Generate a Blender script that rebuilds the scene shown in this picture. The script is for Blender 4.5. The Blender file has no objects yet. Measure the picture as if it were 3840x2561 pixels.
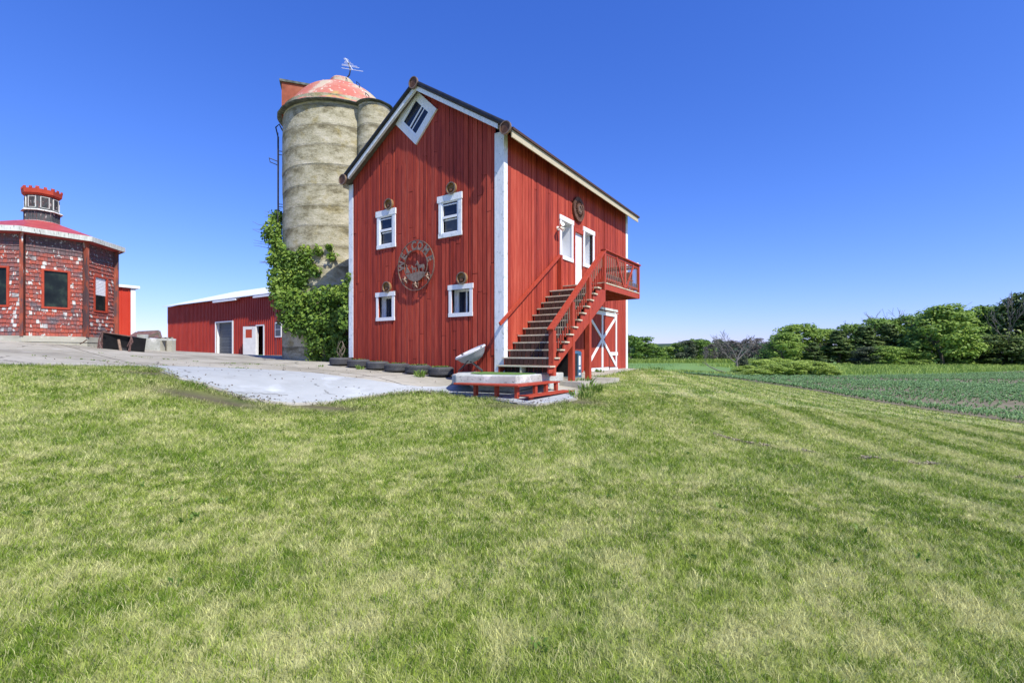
import bpy, math, random
import numpy as np
from mathutils import Vector, Matrix, geometry, noise as mnoise
R=math.radians
rnd=random.Random(7)
SC=bpy.context.scene; COL=SC.collection
EYE=1.6                                   # all heights below are measured from eye level, the scene is lifted at the end
C0=Vector((-.2307,13.0,0)); D1=Vector((-.8316,.5554,0)); D2=Vector((.5554,.8316,0))
def BW(s,t,z=0): return C0+D1*s+D2*t+Vector((0,0,z))     # barn frame: s along the gable wall, t along the stair wall
BROT=math.atan2(-.5554,.8316)
# ------------------------------------------------------------------ noise and terrain
_rs=np.random.RandomState(3); _tab=_rs.rand(512,512)
def vn(x,y,k=0):
    x=np.asarray(x,float)+k*37.7; y=np.asarray(y,float)+k*91.3
    i=np.floor(x).astype(int); j=np.floor(y).astype(int); u=x-i; v=y-j
    u=u*u*(3-2*u); v=v*v*(3-2*v); g=lambda a,b:_tab[a%512,b%512]
    return (g(i,j)*(1-u)+g(i+1,j)*u)*(1-v)+(g(i,j+1)*(1-u)+g(i+1,j+1)*u)*v
def fbm(x,y,k=0,o=4):
    s=0;a=.5
    for q in range(o): s=s+a*vn(x*2**q,y*2**q,k+q*3); a*=.5
    return s/(1-.5**o)
CP=np.array([(.5,9.9,-1.06),(0,0,-1.6),(0,-8,-1.8),(-10,-5,-1.4),(10,-5,-2.0),(0,5,-1.42),(-5,4,-1.28),(6,5,-1.66),(-5.9,5.5,-1.16),(-9,5,-.95),(-9,2,-1.15),
(-4.5,9.8,-1.05),(-5.8,9.7,-.78),(-6.9,9.8,-.5),(-8.87,11.66,-.35),(-11.3,10.6,-.27),(-18,10,-.05),(-15,6,-.7),(-5,9.5,-.95),(-3.4,10.8,-.98),(-2.8,11.2,-.95),(-1.9,11.9,-.95),
(0,10.5,-1.03),(.6,10.6,-1.04),(1.6,12.1,-.97),(2.87,14.06,-.8),(-2.04,13.5,-.67),(-2.8,14,-.635),(-3.5,14.5,-.60),(-4.2,15,-.54),(-4.95,15.5,-.49),(-5.7,16,-.44),
(-6.9,12.4,-.45),(-5.2,12.1,-.55),(-3.24,11.7,-.72),(-1.46,12.3,-.83),(-9.5,13,-.35),(-7.4,18.6,-.32),(-5.4,16.8,-.36),(-10,21,-.22),(-16.5,16.1,.37),(-15.5,17.4,.24),(-15,18.6,.07),(-14,21.5,.0),(-20,15,.5),(-30,16,.6),
(-29,40,-.0),(-15,31,-.23),(-22,34,-.1),(-14,26,-.1),(-40,60,-.5),(5.0,20.5,-.68),(6.4,20,-.72),(2.2,13.2,-.86),(2.96,14.5,-.9),(4.2,8.8,-1.52),(3.8,8.3,-1.55),(7.4,7.3,-1.85),
(8,12,-1.5),(9,18,-1.4),(8.3,26,-1.2),(7,32,-1.2),(11.8,40,-1.6),(14.54,13.6,-2.0),(14.7,16.4,-2.0),(14.8,19.3,-1.98),(15.6,25.8,-1.9),(15.5,35.6,-1.78),(18,20,-2.2),(20,14,-2.3),(20,5,-2.5),(30,25,-2.5),(33,31,-2.5),(40,50,-2.6),(60,100,-2.6),
(20,60,-2.4),(24,90,-2.5),(14,60,-2.3),(40,110,-2.6),(80,100,-2.6),(100,60,-2.9),(100,20,-3),(20,140,-2.6),(-10,110,-2.4),(0,60,-1.8),(-60,0,.3),(-60,100,-1.5),(60,0,-3),(0,-60,-2),(80,160,-2.6),(0,40,-.9)],float)
def _U(r2): return np.where(r2>1e-9,.5*r2*np.log(np.maximum(r2,1e-12)),0.)
_n=len(CP);_K=_U(((CP[:,None,:2]-CP[None,:,:2])**2).sum(2))+np.eye(_n)*.6;_P=np.c_[np.ones(_n),CP[:,:2]]
_sol=np.linalg.solve(np.block([[_K,_P],[_P.T,np.zeros((3,3))]]),np.r_[CP[:,2],0,0,0])
def TZ(X,Y):
    X=np.asarray(X,float);Y=np.asarray(Y,float);sh=X.shape;x=X.ravel();y=Y.ravel();out=np.zeros_like(x)
    for a in range(0,len(x),20000):
        xx=x[a:a+20000];yy=y[a:a+20000]
        z=_sol[_n]+_sol[_n+1]*xx+_sol[_n+2]*yy+(_U((xx[:,None]-CP[:,0])**2+(yy[:,None]-CP[:,1])**2)@_sol[:_n])
        r=np.hypot(xx,yy);w=np.clip((r-110)/60,0,1);w=w*w*(3-2*w);out[a:a+20000]=np.clip(z,-4,1.2)*(1-w)+w*-2.7
    return out.reshape(sh)
def tz(x,y): return float(TZ(np.array([x]),np.array([y]))[0])
CONC=[(-34,9),(-18,9.9),(-11.34,10.5),(-9.6,11.1),(-8.87,11.55),(-7.9,10.6),(-6.93,9.82),(-6.3,9.72),(-5.8,9.6),(-5.3,9.42),(-4.9,9.5),(-4.45,9.7),(-3.9,10.05),(-3.39,10.6),(-2.82,11.1),(-2.2,11.55),(-1.7,11.6),(-1.1,11.2),(-.5,10.7),(.04,10.1),(.47,9.86),(.95,10.2),(1.5,10.95),(1.75,12.3),(2.3,13.1),(2.95,14.0),
 (3.36,14.69),(2.35,15.5),(3.65,17.6),(5.5,20.6),(5.85,21.3),(4,22.5),(-2,30),(-12,36),(-30,50),(-50,50),(-50,9)]
def inpoly(X,Y,poly):
    c=np.zeros(np.shape(X),bool);n=len(poly)
    for i in range(n):
        x1,y1=poly[i];x2,y2=poly[i-1]
        cond=((y1>Y)!=(y2>Y));c^=cond&(X<(x2-x1)*(Y-y1)/((y2-y1) if y2!=y1 else 1e-9)+x1)
    return c
def polydist(X,Y,poly,closed=True):
    d=np.full(np.shape(X),1e9);n=len(poly)
    for i in range(0 if closed else 1,n):
        ax,ay=poly[i-1];bx,by=poly[i];ex,ey=bx-ax,by-ay
        t=np.clip(((X-ax)*ex+(Y-ay)*ey)/(ex*ex+ey*ey+1e-9),0,1);d=np.minimum(d,np.hypot(X-ax-t*ex,Y-ay-t*ey))
    return d
FLD=[(14.2,-2),(14.4,8),(14.54,13.6),(14.66,16.4),(14.85,19.3),(15.5,25.8),(15.6,35.6),(15.2,45),(15.5,56)]       # lawn / crop border
def fldx(Y): return np.interp(Y,[p[1] for p in FLD],[p[0] for p in FLD])
def lawncol(X,Y):
    "albedo of the turf: green, straw and mown stripes"
    X=np.asarray(X,float);Y=np.asarray(Y,float)
    a=fbm(X*.55,Y*.55,1);b=fbm(X*1.9,Y*1.9,5);c=fbm(X*5.5,Y*5.5,9,3)
    w=np.clip((X-1-.1*Y)/4,0,1)
    px=X+.9*fbm(X*.12,Y*.12,20)-.02*Y+.25*fbm(X*.8,Y*.25,23);st=.5+.5*np.sin(px*2*math.pi/1.55)+.35*np.sin(px*2*math.pi/.83+1)
    st=(st-.5)*(.5+fbm(X*.35,Y*.12,27))
    d4=fbm(X*15,Y*15,13,2);dry=np.clip((a-.5)*.45+(b-.5)*.75+(c-.5)*1.15+(d4-.5)*1.7+.50+w*st*.68,0,1)
    g=np.array([.135,.235,.018]);m=np.array([.325,.415,.065]);s=np.array([.61,.61,.27])
    t=dry[...,None];col=np.where(t<.5,g+(m-g)*t*2,m+(s-m)*(t-.5)*2)
    dirt=np.zeros_like(X)
    for dx,dy,sx,sy in [(-5.7,9.1,1.1,.3),(-3.9,9.7,.9,.22),(.2,9.95,.7,.28),(1.35,10.75,.6,.35),(-7.6,10.1,.6,.25)]:
        dirt=np.maximum(dirt,np.exp(-((X-dx)/sx)**2-((Y-dy)/sy)**2))
    dirt=np.clip(dirt*1.5*(.35+fbm(X*4,Y*4,40)),0,.9)
    th=np.exp(-((Y-(8.35-.30*(X-3.6)+.22*np.sin(X*2.1)+.12*np.sin(X*5.7)))/.07)**2)*(X>3.2)*(X<8.6)*np.clip(fbm(X*2.6,Y*2.6,44)*2.2-.6,0,1)*.8
    col=col*(1-dirt[...,None])+np.array([.16,.125,.085])*dirt[...,None]
    col=col*(1-th[...,None])+np.array([.30,.26,.19])*th[...,None]
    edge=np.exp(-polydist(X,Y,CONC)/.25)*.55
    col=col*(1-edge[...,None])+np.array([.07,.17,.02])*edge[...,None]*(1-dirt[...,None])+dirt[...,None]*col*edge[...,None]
    return col,dirt
# ------------------------------------------------------------------ materials
def ramp(nt,stops):
    r=nt.nodes.new('ShaderNodeValToRGB');e=r.color_ramp.elements
    while len(e)>1:e.remove(e[0])
    e[0].position=stops[0][0];e[0].color=(*stops[0][1],1)
    for p,c in stops[1:]:
        q=e.new(p);q.color=(*c,1)
    return r
def newmat(name):
    m=bpy.data.materials.new(name);m.use_nodes=True;nt=m.node_tree;b=nt.nodes['Principled BSDF'];return m,nt,b
def noisen(nt,scale,stretch=(1,1,1),detail=5,coord='Object',rough=.55):
    tc=nt.nodes.new('ShaderNodeTexCoord');mp=nt.nodes.new('ShaderNodeMapping');mp.inputs['Scale'].default_value=stretch
    nt.links.new(tc.outputs[coord],mp.inputs['Vector']);n=nt.nodes.new('ShaderNodeTexNoise')
    n.inputs['Scale'].default_value=scale;n.inputs['Detail'].default_value=detail;n.inputs['Roughness'].default_value=rough
    nt.links.new(mp.outputs['Vector'],n.inputs['Vector']);return n
def mathn(nt,op,a,b=None,clamp=False):
    n=nt.nodes.new('ShaderNodeMath');n.operation=op;n.use_clamp=clamp
    for i,v in enumerate((a,b)):
        if v is None:continue
        if isinstance(v,(int,float)):n.inputs[i].default_value=v
        else:nt.links.new(v,n.inputs[i])
    return n.outputs[0]
def mixc(nt,f,a,b,mode='MIX'):
    n=nt.nodes.new('ShaderNodeMix');n.data_type='RGBA';n.blend_type=mode
    for s,v in ((n.inputs['Factor'],f),(n.inputs['A'],a),(n.inputs['B'],b)):
        if isinstance(v,(int,float)):s.default_value=v
        elif isinstance(v,tuple):s.default_value=(*v,1)
        else:nt.links.new(v,s)
    return n.outputs['Result']
def mat(name,stops,scale=4,stretch=(1,1,1),detail=5,rough=.8,bump=.15,ta=0.,spots=(),metal=0,spec=.35,trans=0,bs=None,contrast=1.6):
    m,nt,b=newmat(name);n=noisen(nt,scale,stretch,detail)
    f=mathn(nt,'ADD',mathn(nt,'MULTIPLY',mathn(nt,'SUBTRACT',n.outputs['Fac'],.5),contrast*(1-ta)),.5*(1-ta))
    if ta:
        at=nt.nodes.new('ShaderNodeAttribute');at.attribute_name='tint'
        f=mathn(nt,'ADD',f,mathn(nt,'MULTIPLY',at.outputs['Fac'],ta),True)
    r=ramp(nt,stops);nt.links.new(f,r.inputs['Fac']);col=r.outputs['Color']
    for (c,sc,lo,hi,st) in spots:
        q=noisen(nt,sc,st,4);mr=nt.nodes.new('ShaderNodeMapRange');mr.inputs['From Min'].default_value=lo;mr.inputs['From Max'].default_value=hi
        nt.links.new(q.outputs['Fac'],mr.inputs['Value']);col=mixc(nt,mr.outputs['Result'],col,c)
    nt.links.new(col,b.inputs['Base Color']);b.inputs['Roughness'].default_value=rough;b.inputs['Metallic'].default_value=metal;b.inputs['Specular IOR Level'].default_value=spec
    if bump:
        q=n if bs is None else noisen(nt,bs,stretch,4);bp=nt.nodes.new('ShaderNodeBump');bp.inputs['Strength'].default_value=bump;bp.inputs['Distance'].default_value=.02
        nt.links.new(q.outputs['Fac'],bp.inputs['Height']);nt.links.new(bp.outputs['Normal'],b.inputs['Normal'])
    if trans:
        t=nt.nodes.new('ShaderNodeBsdfTranslucent');nt.links.new(col,t.inputs['Color']);mx=nt.nodes.new('ShaderNodeMixShader');mx.inputs[0].default_value=trans
        nt.links.new(b.outputs[0],mx.inputs[1]);nt.links.new(t.outputs[0],mx.inputs[2]);nt.links.new(mx.outputs[0],nt.nodes['Material Output'].inputs['Surface'])
    return m
V=(1,1,1)
REDS=[(0,(.16,.018,.011)),(.3,(.27,.031,.017)),(.6,(.37,.048,.024)),(1,(.48,.092,.052))]
MA=dict(
 siding=mat('red_siding',REDS,1.3,(14,14,1.1),7,.75,.35,.5,[((.09,.018,.012),2.5,.70,.80,(20,20,1.0)),((.45,.16,.12),9,.70,.80,(5,5,1)),((.06,.02,.015),14,.72,.78,(3,3,1))],contrast=2.2),
 trimred=mat('red_timber',[(0,(.18,.019,.009)),(.5,(.38,.050,.022)),(1,(.48,.09,.04))],2,(9,9,2),6,.6,.2,.35,[((.09,.02,.015),9,.66,.72,V)]),
 darkback=mat('dark_inside',[(0,(.008,.007,.007)),(1,(.02,.017,.015))],3,bump=0),
 white=mat('white_paint',[(0,(.62,.64,.66)),(.5,(.76,.77,.78)),(1,(.86,.86,.86))],5,(4,4,1),5,.6,.1,.3,[((.40,.43,.44),10,.66,.78,(2,2,.8))]),
 peel=mat('peeling_white_paint',[(0,(.50,.56,.60)),(.5,(.74,.77,.80)),(1,(.85,.86,.86))],6,(3,3,1),6,.7,.25,.3,[((.36,.42,.43),7,.58,.74,V),((.16,.17,.16),16,.68,.75,V)]),
 vinyl=mat('white_vinyl',[(0,(.74,.76,.78)),(1,(.86,.87,.88))],3,bump=0,rough=.4),
 blackmetal=mat('black_metal_trim',[(0,(.012,.013,.015)),(1,(.035,.037,.042))],6,bump=.05,rough=.4,metal=.3),
 shingle=mat('brown_roof_shingle',[(0,(.03,.018,.015)),(1,(.11,.055,.045))],20,bump=.4,ta=.4),
 soffit=mat('beige_soffit_board',[(0,(.40,.35,.24)),(1,(.56,.50,.37))],4,(1,1,8),ta=.2,bump=.1,spots=[((.2,.17,.12),12,.64,.7,V)]),
 rust=mat('rusty_metal',[(0,(.045,.022,.014)),(.5,(.13,.062,.038)),(1,(.28,.16,.10))],9,V,6,.7,.3,.2,metal=.3),
 rim=mat('worn_rim_metal',[(0,(.12,.07,.05)),(1,(.34,.25,.18))],14,bump=.2,rough=.55,metal=.4),
 tub=mat('brown_wood_tub',[(0,(.10,.055,.025)),(.6,(.28,.17,.075)),(1,(.38,.25,.12))],8,(4,4,1),bump=.2),
 signm=mat('tan_weathered_metal',[(0,(.12,.08,.06)),(.5,(.25,.185,.14)),(1,(.40,.325,.26))],10,bump=.2,rough=.6,metal=.35),
 treads=mat('pale_tread_lumber',[(0,(.34,.29,.19)),(.5,(.60,.53,.39)),(1,(.74,.68,.54))],3,(2,14,2),6,bump=.2,ta=.4,spots=[((.16,.13,.09),18,.66,.72,V)]),
 carpet=mat('green_carpet',[(0,(.07,.16,.03)),(1,(.16,.27,.07))],90,bump=.5,rough=1),
 conc=mat('old_concrete',[(0,(.19,.175,.14)),(.45,(.35,.33,.265)),(1,(.47,.445,.38))],.55,(1,1,1),9,.9,.25,spots=[((.20,.19,.165),2.4,.56,.75,(1,2.5,1)),((.47,.46,.43),1.4,.62,.72,(1,3,1)),((.09,.085,.07),9,.71,.75,(1,2,1)),((.13,.12,.1),40,.70,.76,V)],bs=40,contrast=2.0),
 newconc=mat('bluish_new_concrete',[(0,(.31,.335,.335)),(.5,(.38,.405,.405)),(1,(.45,.475,.475))],.8,V,7,.85,.12,spots=[((.30,.315,.31),1.5,.56,.80,V),((.22,.21,.18),7,.70,.80,V),((.2,.17,.13),26,.73,.755,V),((.52,.56,.59),1.1,.6,.75,V)],bs=60),
 pad=mat('stoop_concrete',[(0,(.28,.30,.28)),(.5,(.43,.45,.42)),(1,(.56,.58,.56))],2.5,V,7,.9,.3,spots=[((.09,.08,.075),16,.61,.67,(1,1,2)),((.75,.76,.75),2,.58,.7,V)],bs=14),
 block=mat('grey_block_wall',[(0,(.22,.215,.17)),(.5,(.40,.39,.32)),(1,(.50,.49,.42))],1.6,(1,1,2),8,.95,.3,.25,spots=[((.12,.12,.095),5,.62,.75,(1,1,.5)),((.55,.52,.45),3,.62,.7,V)],bs=24),
 ribred=mat('red_ribbed_steel',[(0,(.25,.022,.014)),(.5,(.34,.036,.023)),(1,(.40,.055,.035))],1.2,(1,1,.6),5,.45,.03,.2,spots=[((.2,.05,.035),4,.68,.75,V)]),
 ribred2=mat('bright_red_steel',[(0,(.46,.035,.018)),(1,(.56,.06,.03))],1.2,(1,1,.6),4,.4,.02),
 wroof=mat('white_steel_roof',[(0,(.70,.72,.74)),(1,(.84,.85,.86))],2,rough=.4,bump=0),
 greydoor=mat('grey_roller_door',[(0,(.05,.06,.07)),(1,(.11,.125,.135))],4,rough=.5,bump=.05,ta=.4),
 plaindoor=mat('scuffed_white_door',[(0,(.50,.51,.52)),(1,(.70,.71,.72))],3,ta=0,bump=.05,spots=[((.30,.14,.11),4,.66,.74,(1,1,.5))]),
 octroof=mat('faded_red_roof',[(0,(.30,.05,.05)),(.5,(.42,.07,.07)),(1,(.50,.13,.11))],2.5,V,6,.45,.15,.2,spots=[((.55,.20,.14),5,.60,.72,V)]),
 fascia=mat('weathered_fascia',[(0,(.30,.33,.30)),(.5,(.58,.60,.56)),(1,(.74,.75,.72))],5,(3,3,.5),6,.8,.2,.3,spots=[((.09,.09,.08),9,.60,.68,(3,3,.6))]),
 shake=mat('patchy_painted_shakes',[(0,(.08,.06,.065)),(.22,(.13,.09,.095)),(.36,(.23,.085,.075)),(.55,(.34,.075,.05)),(.84,(.43,.11,.07)),(.885,(.50,.51,.48)),(1,(.62,.64,.62))],5,(3,3,1),6,.85,.4,.80,spots=[((.13,.105,.115),1.1,.55,.66,(1,1,1.5)),((.45,.46,.43),7.5,.615,.64,(1.5,1.5,1))],contrast=2.4),
 shakepost=mat('peeling_corner_board',[(0,(.05,.045,.05)),(.38,(.10,.05,.05)),(.50,(.24,.06,.035)),(.66,(.30,.07,.04)),(.74,(.40,.20,.16)),(.77,(.6,.63,.60)),(1,(.68,.7,.68))],1.6,(3,3,.8),7,.85,.3,.15,contrast=2.1),
 cup=mat('dark_peeling_cupola',[(0,(.03,.035,.04)),(.5,(.075,.085,.09)),(.70,(.12,.06,.06)),(.79,(.5,.53,.52)),(1,(.68,.7,.7))],5,(3,3,.9),6,.8,.25,.15,contrast=1.9),
 crown=mat('red_crown_board',[(0,(.34,.035,.02)),(.7,(.48,.07,.035)),(.85,(.6,.4,.35)),(1,(.7,.65,.6))],6,bump=.15,ta=.2),
 glass=mat('window_glass',[(0,(.012,.016,.03)),(1,(.02,.027,.045))],2,rough=.05,bump=.0,spec=.45),
 screen=mat('dark_screened_glass',[(0,(.035,.038,.042)),(1,(.07,.075,.08))],3,rough=.3,bump=0,spec=.5),
 tyre=mat('black_rubber',[(0,(.035,.036,.039)),(1,(.105,.107,.112))],8,ta=.4,bump=.2,rough=.75,spots=[((.20,.18,.15),6,.66,.8,V)]),
 soil=mat('dry_potting_soil',[(0,(.07,.05,.03)),(1,(.17,.13,.085))],18,bump=.6),
 fabric=mat('pale_grey_fabric',[(0,(.42,.42,.45)),(1,(.58,.58,.60))],12,bump=.2,rough=.95),
 fabricb=mat('grey_shell_fabric',[(0,(.22,.22,.25)),(1,(.32,.32,.35))],12,bump=.2,rough=.95),
 legs=mat('dark_tube_steel',[(0,(.02,.02,.022)),(1,(.07,.07,.075))],8,rough=.4,bump=0,metal=.5),
 acblue=mat('slate_blue_enamel',[(0,(.035,.085,.15)),(1,(.06,.13,.20))],3,rough=.35,bump=0),
 acgrille=mat('dark_coil_grille',[(0,(.015,.017,.018)),(1,(.05,.055,.055))],20,rough=.5,bump=.1),
 bronze=mat('bronze_baluster',[(0,(.16,.12,.08)),(1,(.34,.27,.19))],6,bump=0,rough=.5,metal=.3),
 paleglass=mat('pale_reflection_glass',[(0,(.25,.29,.33)),(1,(.42,.46,.50))],3,rough=.12,bump=0,spec=.6),  # pale reflection on the stair wall panes put into the colour
 stairshade=mat('shade_coloured_board',[(0,(.018,.010,.008)),(1,(.075,.032,.024))],3,(8,8,2),bump=.2,ta=.5),  # shade under the stairs put into the board colour
 straw=mat('dry_straw',[(0,(.22,.18,.11)),(1,(.50,.44,.30))],9,ta=.9,bump=0),
 octglass=mat('dim_old_glass',[(0,(.008,.010,.012)),(.55,(.016,.022,.022)),(1,(.04,.06,.045))],2.2,rough=.12,bump=0,spec=.12,contrast=2.5),
 junk=mat('black_scrap_steel',[(0,(.004,.004,.005)),(.6,(.014,.014,.016)),(1,(.05,.048,.046))],4,V,6,.45,.2,.3),
 junkrust=mat('rusty_scrap_edge',[(0,(.07,.035,.028)),(.6,(.18,.10,.085)),(1,(.36,.26,.23))],8,bump=.2,ta=.2),
 bark=mat('bark',[(0,(.07,.055,.04)),(1,(.20,.17,.13))],6,(3,3,1),bump=.5),
 deadbark=mat('bleached_dead_wood',[(0,(.09,.085,.075)),(1,(.23,.21,.185))],6,(3,3,1),bump=.3),
 alum=mat('aluminium_rod',[(0,(.65,.66,.68)),(1,(.82,.83,.85))],6,rough=.5,bump=0),
 dirtsoil=mat('tilled_soil',[(0,(.10,.085,.05)),(.5,(.175,.15,.09)),(1,(.25,.22,.14))],1.5,(1,1,1),9,1,.6,bs=9),
 lamp=mat('cream_lamp_enamel',[(0,(.70,.68,.60)),(1,(.84,.82,.76))],6,bump=0,rough=.4),
 strap=mat('black_strap',[(0,(.01,.01,.01)),(1,(.03,.03,.03))],6,bump=0),
)
def concmat(m,amt,joint):
    nt=m.node_tree;b=nt.nodes['Principled BSDF'];src=b.inputs['Base Color'].links[0].from_socket;tc=nt.nodes.new('ShaderNodeTexCoord')
    n=noisen(nt,2.2,V,5);mx=nt.nodes.new('ShaderNodeVectorMath');mx.operation='MULTIPLY_ADD';nt.links.new(n.outputs['Color'],mx.inputs[0]);mx.inputs[1].default_value=(.5,.5,0);nt.links.new(tc.outputs['Object'],mx.inputs[2])
    vo=nt.nodes.new('ShaderNodeTexVoronoi');vo.feature='DISTANCE_TO_EDGE';vo.voronoi_dimensions='2D';vo.inputs['Scale'].default_value=.42;nt.links.new(mx.outputs[0],vo.inputs['Vector'])
    q=noisen(nt,.6,V,3);cr=mathn(nt,'MULTIPLY',mathn(nt,'LESS_THAN',vo.outputs['Distance'],.010),mathn(nt,'GREATER_THAN',q.outputs['Fac'],.5))
    if joint:
        mp=nt.nodes.new('ShaderNodeMapping');mp.inputs['Rotation'].default_value=(0,0,-BROT);nt.links.new(tc.outputs['Object'],mp.inputs['Vector']);sp=nt.nodes.new('ShaderNodeSeparateXYZ');nt.links.new(mp.outputs[0],sp.inputs[0])
        for i in (0,1):
            f=mathn(nt,'FRACT',mathn(nt,'DIVIDE',mathn(nt,'ADD',sp.outputs[i],mathn(nt,'MULTIPLY',n.outputs['Fac'],.05)),2.9+.4*i));cr=mathn(nt,'MAXIMUM',cr,mathn(nt,'LESS_THAN',f,.014))
    c=mixc(nt,mathn(nt,'MULTIPLY',cr,amt),src,(.07,.062,.05));nt.links.new(c,b.inputs['Base Color'])
concmat(MA['conc'],.9,True);concmat(MA['newconc'],.5,False)
def leafmat(name,a,b,c,tr=.35):
    return mat(name,[(0,a),(.5,b),(1,c)],3,V,2,.55,0,.8,trans=tr,spec=.3)
MA['ivy']=leafmat('ivy_leaf',(.020,.060,.012),(.12,.22,.028),(.38,.48,.075),.25)
MA['weed']=leafmat('weed_leaf',(.06,.14,.02),(.15,.26,.04),(.27,.34,.09))
MA['corn']=leafmat('young_maize_leaf',(.09,.19,.06),(.18,.32,.11),(.32,.48,.22),.3)
MA['fol_mid']=leafmat('mid_green_leaf',(.05,.12,.024),(.165,.285,.05),(.37,.48,.09))
MA['fol_dark']=leafmat('dark_cedar_leaf',(.035,.07,.022),(.105,.165,.042),(.25,.31,.07),.2)
MA['fol_light']=leafmat('light_green_leaf',(.08,.17,.03),(.26,.39,.07),(.46,.56,.12))
MA['fol_grey']=leafmat('grey_green_leaf',(.045,.065,.035),(.10,.13,.07),(.17,.20,.12))
MA['twig']=leafmat('grey_twig',(.06,.05,.045),(.13,.115,.10),(.22,.20,.18),.1)
MA['goldenrod']=leafmat('goldenrod_plume',(.12,.20,.035),(.34,.46,.08),(.56,.66,.19))
MA['shrubl']=leafmat('goldenrod_leaf',(.09,.16,.03),(.27,.38,.07),(.48,.58,.15))
def colmat(name,trans,ns,amt):
    m,nt,b=newmat(name);at=nt.nodes.new('ShaderNodeAttribute');at.attribute_name='gcol';n=noisen(nt,ns,V,6);g=mathn(nt,'ADD',mathn(nt,'MULTIPLY',n.outputs['Fac'],amt),1-amt/2)
    cc=nt.nodes.new('ShaderNodeCombineColor')
    for i in range(3):nt.links.new(g,cc.inputs[i])
    c=mixc(nt,1.0,at.outputs['Color'],cc.outputs[0],'MULTIPLY');nt.links.new(c,b.inputs['Base Color']);b.inputs['Roughness'].default_value=.75;b.inputs['Specular IOR Level'].default_value=.25
    if trans:
        t=nt.nodes.new('ShaderNodeBsdfTranslucent');nt.links.new(c,t.inputs['Color']);mx=nt.nodes.new('ShaderNodeMixShader');mx.inputs[0].default_value=trans
        nt.links.new(b.outputs[0],mx.inputs[1]);nt.links.new(t.outputs[0],mx.inputs[2]);nt.links.new(mx.outputs[0],nt.nodes['Material Output'].inputs['Surface'])
    else:
        bp=nt.nodes.new('ShaderNodeBump');bp.inputs['Strength'].default_value=.5;bp.inputs['Distance'].default_value=.05;q=noisen(nt,18,V,5);nt.links.new(q.outputs['Fac'],bp.inputs['Height']);nt.links.new(bp.outputs['Normal'],b.inputs['Normal'])
    return m
MA['turf']=colmat('lawn_turf',0,9,.7);MA['blade']=colmat('grass_blade',.38,3,.2)
def silomat():
    m,nt,b=newmat('lichened_silo_concrete');tc=nt.nodes.new('ShaderNodeTexCoord');sp=nt.nodes.new('ShaderNodeSeparateXYZ');nt.links.new(tc.outputs['Object'],sp.inputs[0])
    n1=noisen(nt,1.3,(1,1,2.0),10,'Object',.7);n2=noisen(nt,4.5,(1,1,1.8),9,'Object',.75);n3=noisen(nt,17,V,6)
    zw=mathn(nt,'ADD',sp.outputs['Z'],mathn(nt,'MULTIPLY',n2.outputs['Fac'],.10))
    fr=mathn(nt,'FRACT',mathn(nt,'DIVIDE',zw,.79))                      # 0 at the bottom of a pour, 1 at its top
    f=mathn(nt,'ADD',mathn(nt,'MULTIPLY',n1.outputs['Fac'],1.5),mathn(nt,'MULTIPLY',n2.outputs['Fac'],.9));f=mathn(nt,'SUBTRACT',f,.72)
    f=mathn(nt,'SUBTRACT',f,mathn(nt,'MULTIPLY',mathn(nt,'POWER',fr,2.0),.28))
    f=mathn(nt,'ADD',f,.12,True)
    r=ramp(nt,[(0,(.09,.08,.05)),(.3,(.22,.195,.12)),(.5,(.39,.36,.245)),(.75,(.52,.48,.36)),(1,(.62,.59,.48))]);nt.links.new(f,r.inputs[0]);c=r.outputs[0]
    q=noisen(nt,1.7,(1,1,1.3),5);mr=nt.nodes.new('ShaderNodeMapRange');mr.inputs[1].default_value=.56;mr.inputs[2].default_value=.72;nt.links.new(q.outputs[0],mr.inputs[0]);c=mixc(nt,mathn(nt,'MULTIPLY',mr.outputs[0],.6),c,(.30,.23,.055))
    mr=nt.nodes.new('ShaderNodeMapRange');mr.inputs[1].default_value=.60;mr.inputs[2].default_value=.67;nt.links.new(n3.outputs[0],mr.inputs[0]);c=mixc(nt,mathn(nt,'MULTIPLY',mr.outputs[0],.55),c,(.10,.09,.055))
    j=mathn(nt,'LESS_THAN',fr,.045);c=mixc(nt,mathn(nt,'MULTIPLY',j,.55),c,(.06,.055,.04))
    nt.links.new(c,b.inputs['Base Color']);b.inputs['Roughness'].default_value=.95;b.inputs['Specular IOR Level'].default_value=.15
    bp=nt.nodes.new('ShaderNodeBump');bp.inputs['Strength'].default_value=.55;bp.inputs['Distance'].default_value=.05;nt.links.new(mathn(nt,'ADD',mathn(nt,'MULTIPLY',n3.outputs[0],.5),mathn(nt,'SUBTRACT',n2.outputs[0],mathn(nt,'MULTIPLY',j,.5))),bp.inputs['Height']);nt.links.new(bp.outputs[0],b.inputs['Normal']);return m
MA['silo']=silomat()
MA['dome']=mat('faded_red_dome',[(0,(.40,.36,.24)),(.30,(.50,.40,.30)),(.42,(.46,.20,.15)),(.7,(.46,.14,.10)),(1,(.42,.11,.085))],.75,(1,1,.8),7,.8,.3,spots=[((.42,.33,.10),1.6,.60,.7,V),((.62,.56,.46),6,.62,.68,V),((.12,.10,.07),20,.68,.72,V)],contrast=3.0)
MA['orangebox']=mat('rusty_orange_panel',[(0,(.14,.04,.02)),(.5,(.28,.075,.04)),(1,(.36,.13,.07))],3,V,6,.8,.2)
MA['moss']=mat('mossy_dark_eave',[(0,(.03,.035,.03)),(.5,(.10,.11,.09)),(1,(.26,.28,.24))],7,V,6,.95,.5)
MA['hillm']=mat('far_wooded_hill',[(0,(.02,.045,.03)),(1,(.05,.085,.045))],.05,V,6,1,0)
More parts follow.
